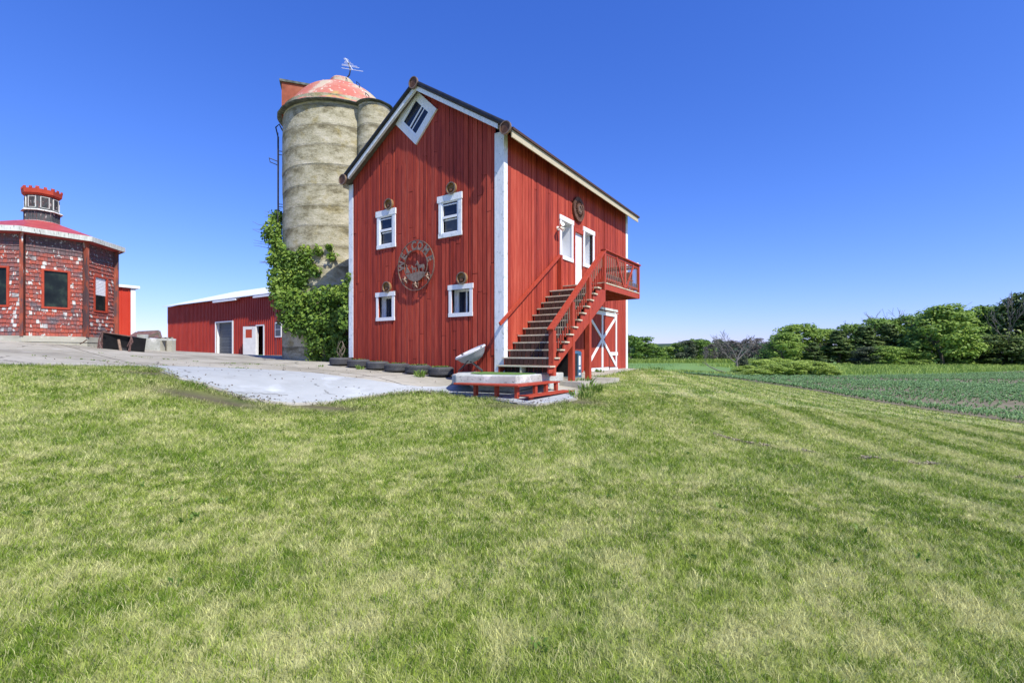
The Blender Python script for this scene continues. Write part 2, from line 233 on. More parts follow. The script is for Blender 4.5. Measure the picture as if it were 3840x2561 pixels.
# ------------------------------------------------------------------ mesh builder and object tree
MW={}
class MB:
    def __init__(s,frame='w'):s.v=[];s.f=[];s.t=[];s.frame=frame
    def add(s,vs,fs,tint=.5):
        o=len(s.v);s.v+=[tuple(v) for v in vs];s.f+=[tuple(o+i for i in f) for f in fs];s.t+=[tint]*len(fs);return s
    def box(s,a,b,tint=.5):
        x0,y0,z0=[min(p,q) for p,q in zip(a,b)];x1,y1,z1=[max(p,q) for p,q in zip(a,b)]
        return s.add([(x0,y0,z0),(x1,y0,z0),(x1,y1,z0),(x0,y1,z0),(x0,y0,z1),(x1,y0,z1),(x1,y1,z1),(x0,y1,z1)],[(0,3,2,1),(4,5,6,7),(0,1,5,4),(1,2,6,5),(2,3,7,6),(3,0,4,7)],tint)
    def beam(s,p,q,w,h,up=(0,0,1),tint=.5):
        p=Vector(p);q=Vector(q);d=(q-p).normalized();u=Vector(up)
        if abs(d.dot(u.normalized()))>.99:u=Vector((1,0,0))
        a=d.cross(u).normalized()*w/2;c=a.normalized().cross(d).normalized()*h/2
        vs=[p-a-c,p+a-c,p+a+c,p-a+c,q-a-c,q+a-c,q+a+c,q-a+c]
        return s.add(vs,[(0,3,2,1),(4,5,6,7),(0,1,5,4),(1,2,6,5),(2,3,7,6),(3,0,4,7)],tint)
    def prism(s,poly,h0,h1,axis='z',tint=.5):
        "poly 2d extruded between h0 and h1 along axis; axis y: poly=(x,z)"
        n=len(poly);m=(lambda a,b,h:(a,b,h)) if axis=='z' else ((lambda a,b,h:(a,h,b)) if axis=='y' else (lambda a,b,h:(h,a,b)))
        vs=[m(a,b,h0) for a,b in poly]+[m(a,b,h1) for a,b in poly]
        return s.add(vs,[tuple(range(n-1,-1,-1)),tuple(range(n,2*n))]+[(i,(i+1)%n,n+(i+1)%n,n+i) for i in range(n)],tint)
    def tube(s,pts,rad,n=8,tint=.5,cap=True):
        pts=[Vector(p) for p in pts];rs=rad if isinstance(rad,(list,tuple)) else [rad]*len(pts);o=len(s.v);vs=[];fs=[];u=None
        for i,p in enumerate(pts):
            d=(pts[min(i+1,len(pts)-1)]-pts[max(i-1,0)]).normalized()
            if u is None:u=d.cross(Vector((0,0,1)));u=d.cross(Vector((1,0,0))) if u.length<.1 else u
            u=(u-d*u.dot(d)).normalized();w=d.cross(u)
            for k in range(n):
                a=2*math.pi*k/n;vs.append(p+(u*math.cos(a)+w*math.sin(a))*rs[i])
        for i in range(len(pts)-1):
            for k in range(n):fs.append((i*n+k,i*n+(k+1)%n,(i+1)*n+(k+1)%n,(i+1)*n+k))
        if cap:fs+=[tuple(range(n-1,-1,-1)),tuple((len(pts)-1)*n+k for k in range(n))]
        return s.add(vs,fs,tint)
    def lathe(s,prof,c=(0,0,0),axis='z',n=32,tint=.5,a0=0,tints=None):
        "prof list of (r,h)"
        vs=[];fs=[];c=Vector(c)
        for r,h in prof:
            for k in range(n):
                a=a0+2*math.pi*k/n;x,y=r*math.cos(a),r*math.sin(a)
                vs.append(c+(Vector((x,y,h)) if axis=='z' else (Vector((x,h,y)) if axis=='y' else Vector((h,x,y)))))
        for i in range(len(prof)-1):
            for k in range(n):fs.append((i*n+k,i*n+(k+1)%n,(i+1)*n+(k+1)%n,(i+1)*n+k))
        if prof[0][0]>1e-4:fs.append(tuple(range(n-1,-1,-1)))
        if prof[-1][0]>1e-4:fs.append(tuple((len(prof)-1)*n+k for k in range(n)))
        return s.add(vs,fs,tint)
    def ring(s,c,R0,R1,h0,h1,axis='y',n=40,tint=.5):
        vs=[];fs=[];c=Vector(c)
        for r,h in ((R0,h0),(R1,h0),(R1,h1),(R0,h1)):
            for k in range(n):
                a=2*math.pi*k/n;x,y=r*math.cos(a),r*math.sin(a)
                vs.append(c+(Vector((x,y,h)) if axis=='z' else (Vector((x,h,y)) if axis=='y' else Vector((h,x,y)))))
        for i in range(4):
            j=(i+1)%4
            for k in range(n):fs.append((i*n+k,i*n+(k+1)%n,j*n+(k+1)%n,j*n+k))
        return s.add(vs,fs,tint)
    def build(s,name,m,parent=None,org=None,smooth=False):
        vs=s.v
        if s.frame=='b':vs=[BW(*v) for v in vs]
        else:vs=[Vector(v) for v in vs]
        me=bpy.data.meshes.new(name);o=bpy.data.objects.new(name,me);COL.objects.link(o)
        if parent is not None:o.parent=parent;M=MW[parent.name]
        else:
            if org is None:
                xs=[v.x for v in vs];ys=[v.y for v in vs];zs=[v.z for v in vs];org=((min(xs)+max(xs))/2,(min(ys)+max(ys))/2,min(zs))
            M=Matrix.Translation(Vector(org));
            if s.frame=='b':M=M@Matrix.Rotation(BROT,4,'Z')
            o.matrix_world=M
        MW[o.name]=M;I=M.inverted();me.from_pydata([tuple(I@v) for v in vs],[],s.f)
        at=me.attributes.new('tint','FLOAT','FACE');at.data.foreach_set('value',np.array(s.t,'f'))
        me.materials.append(MA[m] if isinstance(m,str) else m)
        import bmesh
        bm=bmesh.new();bm.from_mesh(me);bmesh.ops.recalc_face_normals(bm,faces=bm.faces[:]);bm.to_mesh(me);bm.free()
        if smooth:
            me.polygons.foreach_set('use_smooth',[True]*len(me.polygons));
            try:me.set_sharp_from_angle(angle=R(40))
            except Exception:pass
        return o
def tag(o,label=None,cat=None,group=None,kind=None):
    if label:o['label']=label
    if cat:o['category']=cat
    if group:o['group']=group
    if kind:o['kind']=kind
    return o
def thing(name,label,cat,loc,rot=0,group=None):
    o=bpy.data.objects.new(name,None);COL.objects.link(o);o.empty_display_size=.2
    M=Matrix.Translation(Vector(loc))@Matrix.Rotation(rot,4,'Z');o.matrix_world=M;MW[o.name]=M
    return tag(o,label,cat,group)
def bthing(name,label,cat,s,t,z,group=None):return thing(name,label,cat,BW(s,t,z),BROT,group)
def npmesh(name,verts,faces,m,parent=None,tint=None,gcol=None,org=(0,0,0),nv=3):
    "big meshes straight from arrays; faces (N,nv)"
    me=bpy.data.meshes.new(name);o=bpy.data.objects.new(name,me);COL.objects.link(o)
    if parent is not None:
        o.parent=parent;I=np.array(MW[parent.name].inverted());MW[o.name]=MW[parent.name];verts=verts@I[:3,:3].T+I[:3,3]
    else:
        o.location=org;MW[o.name]=Matrix.Translation(Vector(org));verts=verts-np.array(org)
    F=len(faces);me.vertices.add(len(verts));me.vertices.foreach_set('co',verts.astype('f').ravel());me.loops.add(F*nv);me.polygons.add(F)
    me.polygons.foreach_set('loop_start',np.arange(0,F*nv,nv,dtype='i'));me.loops.foreach_set('vertex_index',faces.astype('i').ravel());me.update(calc_edges=True)
    if tint is not None:
        at=me.attributes.new('tint','FLOAT','FACE');at.data.foreach_set('value',tint.astype('f'))
    if gcol is not None:
        at=me.attributes.new('gcol','FLOAT_COLOR','POINT');at.data.foreach_set('color',np.c_[gcol,np.ones(len(gcol))].astype('f').ravel())
    me.materials.append(MA[m]);return o
def leaves(name,P,Nn,size,tint,m,parent=None,seed=1,aspect=.6,org=(0,0,0)):
    "folded diamond leaves at P facing Nn"
    r=np.random.RandomState(seed);n=len(P);Nn=Nn/np.linalg.norm(Nn,axis=1,keepdims=True)
    q=r.normal(size=(n,3));q[:,2]-=.6;u=q-(q*Nn).sum(1,keepdims=True)*Nn;u/=np.linalg.norm(u,axis=1,keepdims=True);w=np.cross(Nn,u)
    L=size[:,None];V4=np.stack([P-u*L*.5,P+w*L*.5*aspect+Nn*L*.1,P+u*L*.5,P-w*L*.5*aspect+Nn*L*.1],1).reshape(-1,3)
    b=np.arange(n)[:,None]*4;F=np.concatenate([b+[0,1,2],b+[0,2,3]],1).reshape(-1,3)
    return npmesh(name,V4,F,m,parent,np.repeat(tint,2),org=org)
# ------------------------------------------------------------------ world, sun, camera
sdir=(D1*1.0+D2*.29+Vector((0,0,-1.17))).normalized()           # direction the light travels
sun=bpy.data.lights.new('sun','SUN');sun.energy=4.5;sun.angle=R(.53);sun.color=(1,.945,.83)
so=bpy.data.objects.new('sun',sun);COL.objects.link(so);so.rotation_euler=sdir.to_track_quat('-Z','Y').to_euler();so.location=(20,-20,40)
w=bpy.data.worlds.new("World");SC.world=w;w.use_nodes=True;nt=w.node_tree;bg=nt.nodes['Background'];sky=nt.nodes.new('ShaderNodeTexSky')
sky.sky_type='NISHITA';sky.sun_disc=False;sky.sun_elevation=math.asin(-sdir.z);sky.sun_rotation=math.atan2(-sdir.x,-sdir.y);sky.altitude=300;sky.air_density=1.0;sky.dust_density=.35;sky.ozone_density=3.2
spc=nt.nodes.new('ShaderNodeSeparateColor');nt.links.new(sky.outputs[0],spc.inputs[0]);cbc=nt.nodes.new('ShaderNodeCombineColor')
for i_,(p_,k_) in enumerate(((1.28,.41),(1.02,.66),(.78,1.78))):nt.links.new(mathn(nt,'MULTIPLY',mathn(nt,'POWER',spc.outputs[i_],p_),k_),cbc.inputs[i_])
nt.links.new(cbc.outputs[0],bg.inputs['Color']);bg.inputs['Strength'].default_value=.13
cam=bpy.data.cameras.new('camera');co=bpy.data.objects.new('camera',cam);COL.objects.link(co);cam.sensor_width=36;cam.lens=36*1795/3840
co.location=(0,0,0);co.rotation_euler=(R(90),0,0);cam.shift_y=(1326.3-1280.5)/3840;cam.clip_end=3000;cam.clip_start=.05;SC.camera=co
SC.view_settings.view_transform='Standard';SC.view_settings.look='None';SC.view_settings.exposure=.45;SC.view_settings.gamma=1
SC.cycles.max_bounces=6;SC.cycles.diffuse_bounces=3;SC.cycles.transmission_bounces=4;SC.cycles.use_denoising=True
# ------------------------------------------------------------------ ground sheets
def axis(lo,hi,fine_lo,fine_hi,st):
    a=list(np.arange(fine_lo,fine_hi+st,st));g=st
    x=fine_hi
    while x<hi:g*=1.17;x+=g;a.append(min(x,hi))
    x=fine_lo;g=st
    while x>lo:g*=1.17;x-=g;a.insert(0,max(x,lo))
    return np.array(sorted(set(np.round(a,4))))
gx=axis(-900,900,-24,34,.4);gy=axis(-120,1500,-3,42,.4)
X,Y=np.meshgrid(gx,gy);Z=TZ(X,Y)
col,_=lawncol(X,Y)
inf=(X>fldx(Y))&(Y>-2)
far=np.array([.15,.25,.055])*(.75+.5*fbm(X*.2,Y*.2,50)[...,None])
fz=np.clip((np.hypot(X,Y)-45)/15,0,1)[...,None];col=col*(1-fz)+far*fz
crop=((Y>46)&(X<19)&(X>-40));cc=np.array([.08,.19,.085])*(.55+.9*fbm(X*.9,Y*.25,60)[...,None]);cw=np.clip((Y-48)/6,0,1)[...,None]*crop[...,None];col=col*(1-cw)+cc*cw
nx,ny=len(gx),len(gy);idx=np.arange(nx*ny).reshape(ny,nx)
F=np.stack([idx[:-1,:-1],idx[:-1,1:],idx[1:,1:],idx[1:,:-1]],-1).reshape(-1,4)
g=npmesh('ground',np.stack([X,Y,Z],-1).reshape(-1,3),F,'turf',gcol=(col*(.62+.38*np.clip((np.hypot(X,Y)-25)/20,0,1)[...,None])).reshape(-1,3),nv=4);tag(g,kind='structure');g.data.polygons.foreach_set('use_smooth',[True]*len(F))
def sheet(name,poly,step,dz,m,skirt=.12,holes=()):
    xs=[p[0] for p in poly];ys=[p[1] for p in poly];pp=[]
    n=len(poly);B=[]
    for i in range(n):
        a=Vector(poly[i]);b=Vector(poly[(i+1)%n]);k=max(1,int((b-a).length/step))
        for j in range(k):B.append(a.lerp(b,j/k))
    A,Bq=np.meshgrid(np.arange(min(xs)+step/2,max(xs),step),np.arange(min(ys)+step/2,max(ys),step));A=A.ravel();Bq=Bq.ravel()
    k=inpoly(A,Bq,poly)&(polydist(A,Bq,poly)>step*.4);pts=B+[Vector((a,b)) for a,b in zip(A[k],Bq[k])]
    nb=len(B);vo,_,fo,_,_,_=geometry.delaunay_2d_cdt(pts,[(i,(i+1)%nb) for i in range(nb)],[list(range(nb))],1,1e-5)
    vx=np.array([v[0] for v in vo]);vy=np.array([v[1] for v in vo]);vz=TZ(vx,vy)+dz
    mb=MB();mb.add(list(zip(vx,vy,vz)),[tuple(f) for f in fo])
    if skirt:
        N=[(b.x,b.y) for b in B];zz=TZ(np.array([p[0] for p in N]),np.array([p[1] for p in N]))
        vs=[(x,y,z+dz) for (x,y),z in zip(N,zz)]+[(x,y,z-skirt) for (x,y),z in zip(N,zz)]
        mb.add(vs,[(i,(i+1)%nb,nb+(i+1)%nb,nb+i) for i in range(nb)])
    o=mb.build(name,m,org=(poly[0][0],poly[0][1],0));tag(o,kind='structure');return o
c=sheet('concrete_yard',CONC,.45,.035,'conc')
NEWC=[(-9.3,11.45),(-8.87,11.62),(-7.9,10.68),(-6.93,9.9),(-6.3,9.8),(-5.8,9.68),(-5.3,9.50),(-4.9,9.58),(-4.45,9.78),(-3.9,10.13),(-3.39,10.68),(-2.82,11.18),(-2.2,11.63),(-1.7,11.66),(-1.1,11.26),(-.5,10.76),(.04,10.18),(.46,9.95),(.9,10.25),(1.4,10.98),(1.6,11.9),(-1.2,12.35),(-2.3,11.95),(-3.24,11.85),(-4.2,12.1),(-5.2,12.4),(-6.1,12.55),(-6.93,12.65),(-8.2,12.5),(-9.4,12.15)]
sheet('concrete_apron',NEWC,.3,.050,'newconc',skirt=.04)
fp=[(x+.05,y) for x,y in FLD[1:-1]]+[(15.6,50.5),(25,49),(36.7,54.5),(60,64),(81,76),(140,100),(140,8)]
sheet('tilled_field',fp,2.0,.02,'dirtsoil',skirt=.1)
# far wooded rise
hx=np.linspace(60,420,60);hh=9+5*np.sin(np.linspace(0,3.14,60))**.6+3*fbm(hx*.05,hx*0,3)
mb=MB();vs=[];n=60
for k,(yy,sc) in enumerate([(520,0),(560,1),(640,1),(700,0)]):
    vs+=[(x+yy*.0,yy,-3+h*sc) for x,h in zip(hx,hh)]
mb.add(vs,[(k*n+i,k*n+i+1,(k+1)*n+i+1,(k+1)*n+i) for k in range(3) for i in range(n-1)]);tag(mb.build('hill','hillm'),kind='structure')
# ------------------------------------------------------------------ grass blades (uncountable)
BARN=[tuple(BW(a,b)[:2]) for a,b in ((0,0),(6.5,0),(6.5,9.4),(0,9.4))]
def grass(name,label,n,y0,y1,pw,hw,seed,hi=1.0,bend=True):
    r=np.random.RandomState(seed);u=r.rand(n)
    Yv=(y0**pw+(y1**pw-y0**pw)*u)**(1/pw)
    Xv=(r.rand(n)*2-1)*(1.09*Yv+1.2)
    jj=(fbm(Xv*3,Yv*3,33,3)-.56)*.45;k=~inpoly(Xv+jj,Yv+jj,CONC)&(Xv<fldx(Yv)-.05+.12*r.rand(n))&~inpoly(Xv,Yv,BARN);Xv=Xv[k];Yv=Yv[k];n=len(Xv)
    col,dirt=lawncol(Xv,Yv);k=r.rand(n)>dirt*1.15;Xv=Xv[k];Yv=Yv[k];col=col[k];n=len(Xv)
    Zv=TZ(Xv,Yv);edge=np.exp(-polydist(Xv,Yv,CONC)/.16)
    clump=fbm(Xv*7,Yv*7,70,2)
    h=(.022+.030*r.rand(n)+.028*clump)*hi*(1+edge*1.1);wd=(hw*(.6+.8*r.rand(n)))*np.maximum(1,(Yv/2.6))**.85
    a=r.rand(n)*6.283;ln=(.25+.9*r.rand(n))*h;la=r.rand(n)*6.283
    dx=np.cos(a)*wd/2;dy=np.sin(a)*wd/2;lx=np.cos(la)*ln;ly=np.sin(la)*ln
    v=.5+1.0*r.rand(n);dry=(r.rand(n)<.10+.22*vn(Xv*2,Yv*2,80));cb=col*v[:,None];cb=np.where(dry[:,None],np.array([.52,.52,.24])*v[:,None],cb)
    P=np.stack([Xv,Yv,Zv-.004],1);A=P+np.stack([dx,dy,0*dx],1);B=P-np.stack([dx,dy,0*dx],1)
    if bend:
        m=P+np.stack([lx*.35,ly*.35,h*.62],1);A2=m+np.stack([dx*.75,dy*.75,0*dx],1);B2=m-np.stack([dx*.75,dy*.75,0*dx],1);T=P+np.stack([lx,ly,h],1)
        Vv=np.stack([A,B,A2,B2,T],1).reshape(-1,3);b=np.arange(n)[:,None]*5;F=np.concatenate([b+[0,1,3],b+[0,3,2],b+[2,3,4]],1).reshape(-1,3);gc=np.repeat(cb,5,0)
    else:
        T=P+np.stack([lx,ly,h],1);Vv=np.stack([A,B,T],1).reshape(-1,3);b=np.arange(n)[:,None]*3;F=b+[0,1,2];gc=np.repeat(cb,3,0)
    o=npmesh(name,Vv,F,'blade',gcol=gc);tag(o,label,'grass',kind='stuff')
GN=float(globals().get('GD',1.0))
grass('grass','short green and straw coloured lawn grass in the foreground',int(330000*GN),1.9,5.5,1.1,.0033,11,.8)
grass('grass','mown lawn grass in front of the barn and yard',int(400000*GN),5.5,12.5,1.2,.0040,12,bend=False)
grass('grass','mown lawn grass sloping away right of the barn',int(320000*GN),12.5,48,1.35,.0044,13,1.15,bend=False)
def tufts(name,label,spots,seed,m='weed',cat='weeds'):
    r=np.random.RandomState(seed);V_=[];T_=[]
    for (x,y,z,rad,n,h) in spots:
        a=r.rand(n)*6.283;q=np.sqrt(r.rand(n))*rad;px=x+np.cos(a)*q;py=y+np.sin(a)*q;pz=(TZ(px,py)+.03 if z is None else z+0*px)
        hh=h*(.4+.7*r.rand(n));la=a+r.normal(size=n)*.8;ln=hh*(.3+.7*r.rand(n));wd=.008+.4*h*.08;b=r.rand(n)*6.283
        P=np.stack([px,py,pz],1);d=np.stack([np.cos(b),np.sin(b),0*b],1)*wd;m_=P+np.stack([np.cos(la)*ln*.4,np.sin(la)*ln*.4,hh*.75],1);tp=P+np.stack([np.cos(la)*ln,np.sin(la)*ln,hh],1)
        V_.append(np.stack([P-d*.5,P+d*.5,m_+d,m_-d,tp],1).reshape(-1,3));T_.append(r.rand(n))
    V_=np.concatenate(V_);n=len(V_)//5;b=np.arange(n)[:,None]*5;F=np.concatenate([b+[0,1,2],b+[0,2,3],b+[3,2,4]],1).reshape(-1,3)
    return V_,F,np.repeat(np.concatenate(T_),3)
def tuftobj(name,label,spots,seed,m='weed',cat='weeds',parent=None,kind='stuff'):
    v,F,t=tufts(name,label,spots,seed);o=npmesh(name,v,F,m,parent,t,org=(0,0,0) if parent else (spots[0][0],spots[0][1],float(v[:,2].min())))
    if not parent:tag(o,label,cat,kind=kind)
    return o
# tall verge grass and the young maize
r_=np.random.RandomState(5);sp=[]
for i in range(40):
    y=2.2+abs(rnd.gauss(0,5));x=rnd.uniform(-1,1)*(1.1*y+.5);
    if x>fldx(y)-1 or bool(inpoly(np.array([x]),np.array([y]),CONC)[0]):continue
    sp.append((x,y,None,rnd.uniform(.03,.07),rnd.randint(6,16),rnd.uniform(.03,.045)))
tuftobj('lawn_weeds','small clover and broadleaf weeds scattered through the lawn',sp,61)
sp=[]
for i in range(75):
    x=rnd.uniform(3.3,8.4);y=8.35-.30*(x-3.6)+.22*math.sin(x*2.1)+.12*math.sin(x*5.7)+rnd.gauss(0,.035)
    if math.sin(x*3.3)>-.55:sp.append((x,y,None,.05,16,.028))
tuftobj('grass_clippings','wavy line of dry straw coloured grass clippings across the right of the lawn',sp,62,'straw','clippings')
sp=[]
for i in range(520):
    y=rnd.uniform(50,118);x=rnd.uniform(4,26)*y/75
    sp.append((x,y,None,1.6,9,.35))
tuftobj('field_growth','blue green young crop covering the far field right of the barn',sp,63,'corn','crop')
sp=[]
for i in range(420):
    y=rnd.uniform(30,60);x=rnd.uniform(8,22)
    if x<fldx(y)-.3 and y<50:continue
    if y<44:continue
    sp.append((x,y,None,.7,14,.45))
tuftobj('tall_grass','tall pale unmown grass in a strip beyond the lawn crest',sp,6,'shrubl','grass')
sp=[]
for i in range(4200):
    x=rnd.uniform(39,135);yb=float(np.interp(x,[25,36.7,60,81,140],[49,54.5,64,76,100]));y=rnd.uniform(yb+.3,104)
    if y>max(103,yb+.4) or (x<24+ (y-50)*.0):continue
    sp.append((x,y,None,1.3,9,.55+.3*rnd.random()))
tuftobj('verge_grass','bright green verge grass between tilled field and tree line',sp,8,'shrubl','grass')
def maize():
    r=np.random.RandomState(9);P=[]
    for row in range(160):
        xr=15.0+row*.55
        for y in np.arange(9,92,.10):
            P.append((xr,y))
    P=np.array(P);P+=r.normal(size=P.shape)*.05
    n=len(P);Xp,Yp=P[:,0],P[:,1];dens=fbm(Xp*.03,Yp*.20,90);dd=np.hypot(Xp,Yp)
    k=(Xp<1.12*Yp+3)&(Xp>fldx(np.minimum(Yp,56))+.35)&(r.rand(n)<np.maximum(np.clip((dens-.36)*3.2,.16,.95),.85*(Xp<fldx(np.minimum(Yp,56))+2.2))*np.clip(30/dd,.1,1)**.55)&inpoly(Xp,Yp,fp);Xp=Xp[k];Yp=Yp[k];dd=dd[k];n=len(Xp)
    Zp=TZ(Xp,Yp)+.02;V_=[];T_=[]
    sz=(.085+.085*r.rand(n))*(1+.3*(fbm(Xp*.4,Yp*.4,95)-.5))*np.clip(dd/40,1,1.3);sz*=np.where(Xp<fldx(np.minimum(Yp,56))+2.5,1.25,1)
    for q in range(5):
        a=q*2.4+r.rand(n)*1.5;L=sz*(.7+.5*r.rand(n));dx=np.cos(a);dy=np.sin(a);wd=.020*np.clip(dd/22,1,2.2)
        P0=np.stack([Xp,Yp,Zp+.15*q*sz*.4],1);d=np.stack([-dy*wd,dx*wd,0*dx],1);m_=P0+np.stack([dx*L*.4,dy*L*.4,L*.75],1);tp=P0+np.stack([dx*L*1.0,dy*L*1.0,L*.55],1)
        V_.append(np.stack([P0-d*.3,P0+d*.3,m_+d,m_-d,tp],1).reshape(-1,3));T_.append(r.rand(n))
    V_=np.concatenate(V_);n=len(V_)//5;b=np.arange(n)[:,None]*5;F=np.concatenate([b+[0,1,2],b+[0,2,3],b+[3,2,4]],1).reshape(-1,3)
    o=npmesh('maize_seedlings',V_,F,'corn',None,np.repeat(np.concatenate(T_),3));tag(o,'rows of young green maize plants in the brown tilled field','crop',kind='stuff')
maize()
sp=[(-6.9+.0,18.2,None,.35,120,.16),(-7.6,18.25,None,.25,60,.12),(-4.7,14.85,None,.12,30,.16),(-2.55,13.25,None,.15,50,.2),(-6.1,15.2,None,.1,14,.1)]
tuftobj('weeds','low green weeds growing from cracks at the silo foot and between tyres',sp,21)
sp=[]
for i in range(60):sp.append((rnd.uniform(-13,-7),rnd.choice([12.9,15.1])+rnd.uniform(-.05,.05),None,.06,6,.04))
tuftobj('crack_weeds','tiny weeds in the joints of the old concrete yard',sp,22)
sp=[(*[BW(-1.75,1.2)[i] for i in (0,1)],None,.35,110,.2),(*[BW(-2.3,.6)[i] for i in (0,1)],None,.3,90,.18),(*[BW(-.25,5.9)[i] for i in (0,1)],None,.16,50,.14),(*[BW(-1.2,9.6)[i] for i in (0,1)],None,.3,60,.14),(*[BW(-2.5,-.4)[i] for i in (0,1)],None,.3,80,.15)]
tuftobj('edge_weeds','dark green weeds along the slab beside the stair posts',sp,23)
r=np.random.RandomState(71);P=[]
for i in range(len(NEWC)-11):
    a=np.array(NEWC[i]);b=np.array(NEWC[i+1])
    for q in range(int(10+45*r.rand()**2)):P.append(a+(b-a)*r.rand()+r.normal(size=2)*.13)
for q in range(260):P.append(np.array([r.uniform(-12,1),r.uniform(9.8,15)]))
P=np.array(P);P=np.c_[P,TZ(P[:,0],P[:,1])+.058];o=leaves('dirt_crumbs',P,r.normal(size=P.shape)*.4+[0,0,1],.02+.035*r.rand(len(P)),r.rand(len(P)),'soil',None,3,.8,org=tuple(P[0]));tag(o,'crumbs of dirt and dead leaves scattered along the apron edge','dirt',kind='stuff')
# ------------------------------------------------------------------ the barn
barn=bthing('barn','tall red board barn with white trim, steep gable and white diamond window','barn',3.2,4.7,-.7)
S=6.478;L=9.42;RS=3.04;RZ=8.14;SL=.645            # ridge s, ridge underside height, slope
def rooft(s):return RZ-SL*abs(s-RS)-.10
def subtract(rect,holes):
    out=[rect]
    for h in holes:
        nx=[]
        for a0,a1,b0,b1 in out:
            x0,x1,y0,y1=max(a0,h[0]),min(a1,h[1]),max(b0,h[2]),min(b1,h[3])
            if x0>=x1-1e-4 or y0>=y1-1e-4:nx.append((a0,a1,b0,b1));continue
            if a0<x0-1e-4:nx.append((a0,x0,b0,b1))
            if x1<a1-1e-4:nx.append((x1,a1,b0,b1))
            if b0<y0-1e-4:nx.append((x0,x1,b0,y0))
            if y1<b1-1e-4:nx.append((x0,x1,y1,b1))
        out=nx
    return out
def siding(name,u0,u1,bot,topf,holes,wid,put,seed,mtl='siding',joints=.55):
    r=random.Random(seed);mb=MB('b');u=u0
    while u<u1-.02:
        wv=min(wid*r.uniform(.8,1.15),u1-u)
        gp=r.choice([.008,.011,.014,.018,.024]);a,b=u+gp/2,u+wv-gp/2;top=max(topf(a),topf(b));z0=bot-(r.uniform(0,.03))
        js=[z0]
        while r.random()<joints and len(js)<4:
            z=r.uniform(bot+.4,top-.5)
            if all(abs(z-q)>.4 for q in js):js.append(z)
        js=sorted(js)+[top+1]
        base=r.uniform(.05,.95);tlt=r.uniform(-.008,.008)
        for i in range(len(js)-1):
            off=r.uniform(0,.016);tn=min(1,max(0,base+r.uniform(-.15,.15)))
            z_a=js[i]+(.006 if i else 0);z_b=js[i+1]-.004
            for (p,q,zl,zh) in subtract((a,b,z_a,z_b),holes):
                tl=min(zh,topf(p));tr=min(zh,topf(q))
                if tl<=zl or tr<=zl:continue
                w1=r.uniform(-.002,.002);cut=(r.uniform(-.012,.012) if zh<top and zh==z_b else 0)
                vs=[]
                for d in (0,1):
                    for (uu,zz) in ((p,zl),(q,zl),(q,tr+cut),(p,tl)):
                        e=(.006+off+(tlt if uu==q else -tlt)) if d else -.012
                        vs.append(put(uu,e,zz))
                mb.add(vs,[(0,3,2,1),(4,5,6,7),(0,1,5,4),(1,2,6,5),(2,3,7,6),(3,0,4,7)],tn)
        u+=wv
    return mb.build(name,mtl,barn)
fh=[(1.53,2.22,3.53,4.47),(4.28,4.95,3.53,4.47),(1.16,1.83,1.17,1.87),(4.33,4.98,1.17,1.87)]
sh=[(3.33,4.05,3.25,4.43),(4.27,5.04,2.15,4.36),(5.07,5.80,3.25,4.43)]
siding('gable_siding',.26,6.29,-.62,rooft,fh,.158,lambda u,e,z:(u,-e,z),1,joints=.75)
siding('side_siding',.14,9.24,-.66,lambda t:6.02,sh,.165,lambda u,e,z:(-e,u,z),2,joints=.35)
siding('rear_siding',.05,6.42,-.6,rooft,[],.2,lambda u,e,z:(u,L+e,z),3,joints=.1)
siding('left_siding',.05,9.3,-.5,lambda t:5.78,[],.2,lambda u,e,z:(S+e,u,z),4,joints=.1)
def core(name,u0,u1,z0,z1,holes,fn):
    mb=MB('b')
    for a,b,c_,d in subtract((u0,u1,z0,z1),holes):fn(mb,a,b,c_,d)
    mb.build(name,'darkback',barn)
core('gable_wall',.05,S-.05,-1.1,5.7,fh,lambda m,a,b,c_,d:m.box((a,.013,c_),(b,.10,d)))
MB('b').prism([(.05,5.7),(S-.05,5.7),(RS,7.95)],.013,.10,'y').build('gable_top_wall','darkback',barn)
core('side_wall',.101,L-.06,-1.1,6.0,sh,lambda m,a,b,c_,d:m.box((.013,a,c_),(.10,b,d)))
MB('b').box((.11,L-.12,-1.1),(S-.05,L-.013,5.7)).prism([(.11,5.701),(S-.05,5.701),(RS,7.85)],L-.12,L-.013,'y').build('rear_wall','darkback',barn)
MB('b').box((S-.10,.101,-1.1),(S-.013,L-.121,5.7)).build('left_wall','darkback',barn)
MB('b').box((.101,.101,2.02),(S-.101,L-.13,2.12)).build('inner_floor','darkback',barn)
MB('b').box((-.02,5.0,-1.1),(.012,9.38,-.62)).build('foundation','block',barn);MB('b').box((-.0,-.004,-1.2),(S,.012,-.55)).build('foundation','block',barn)
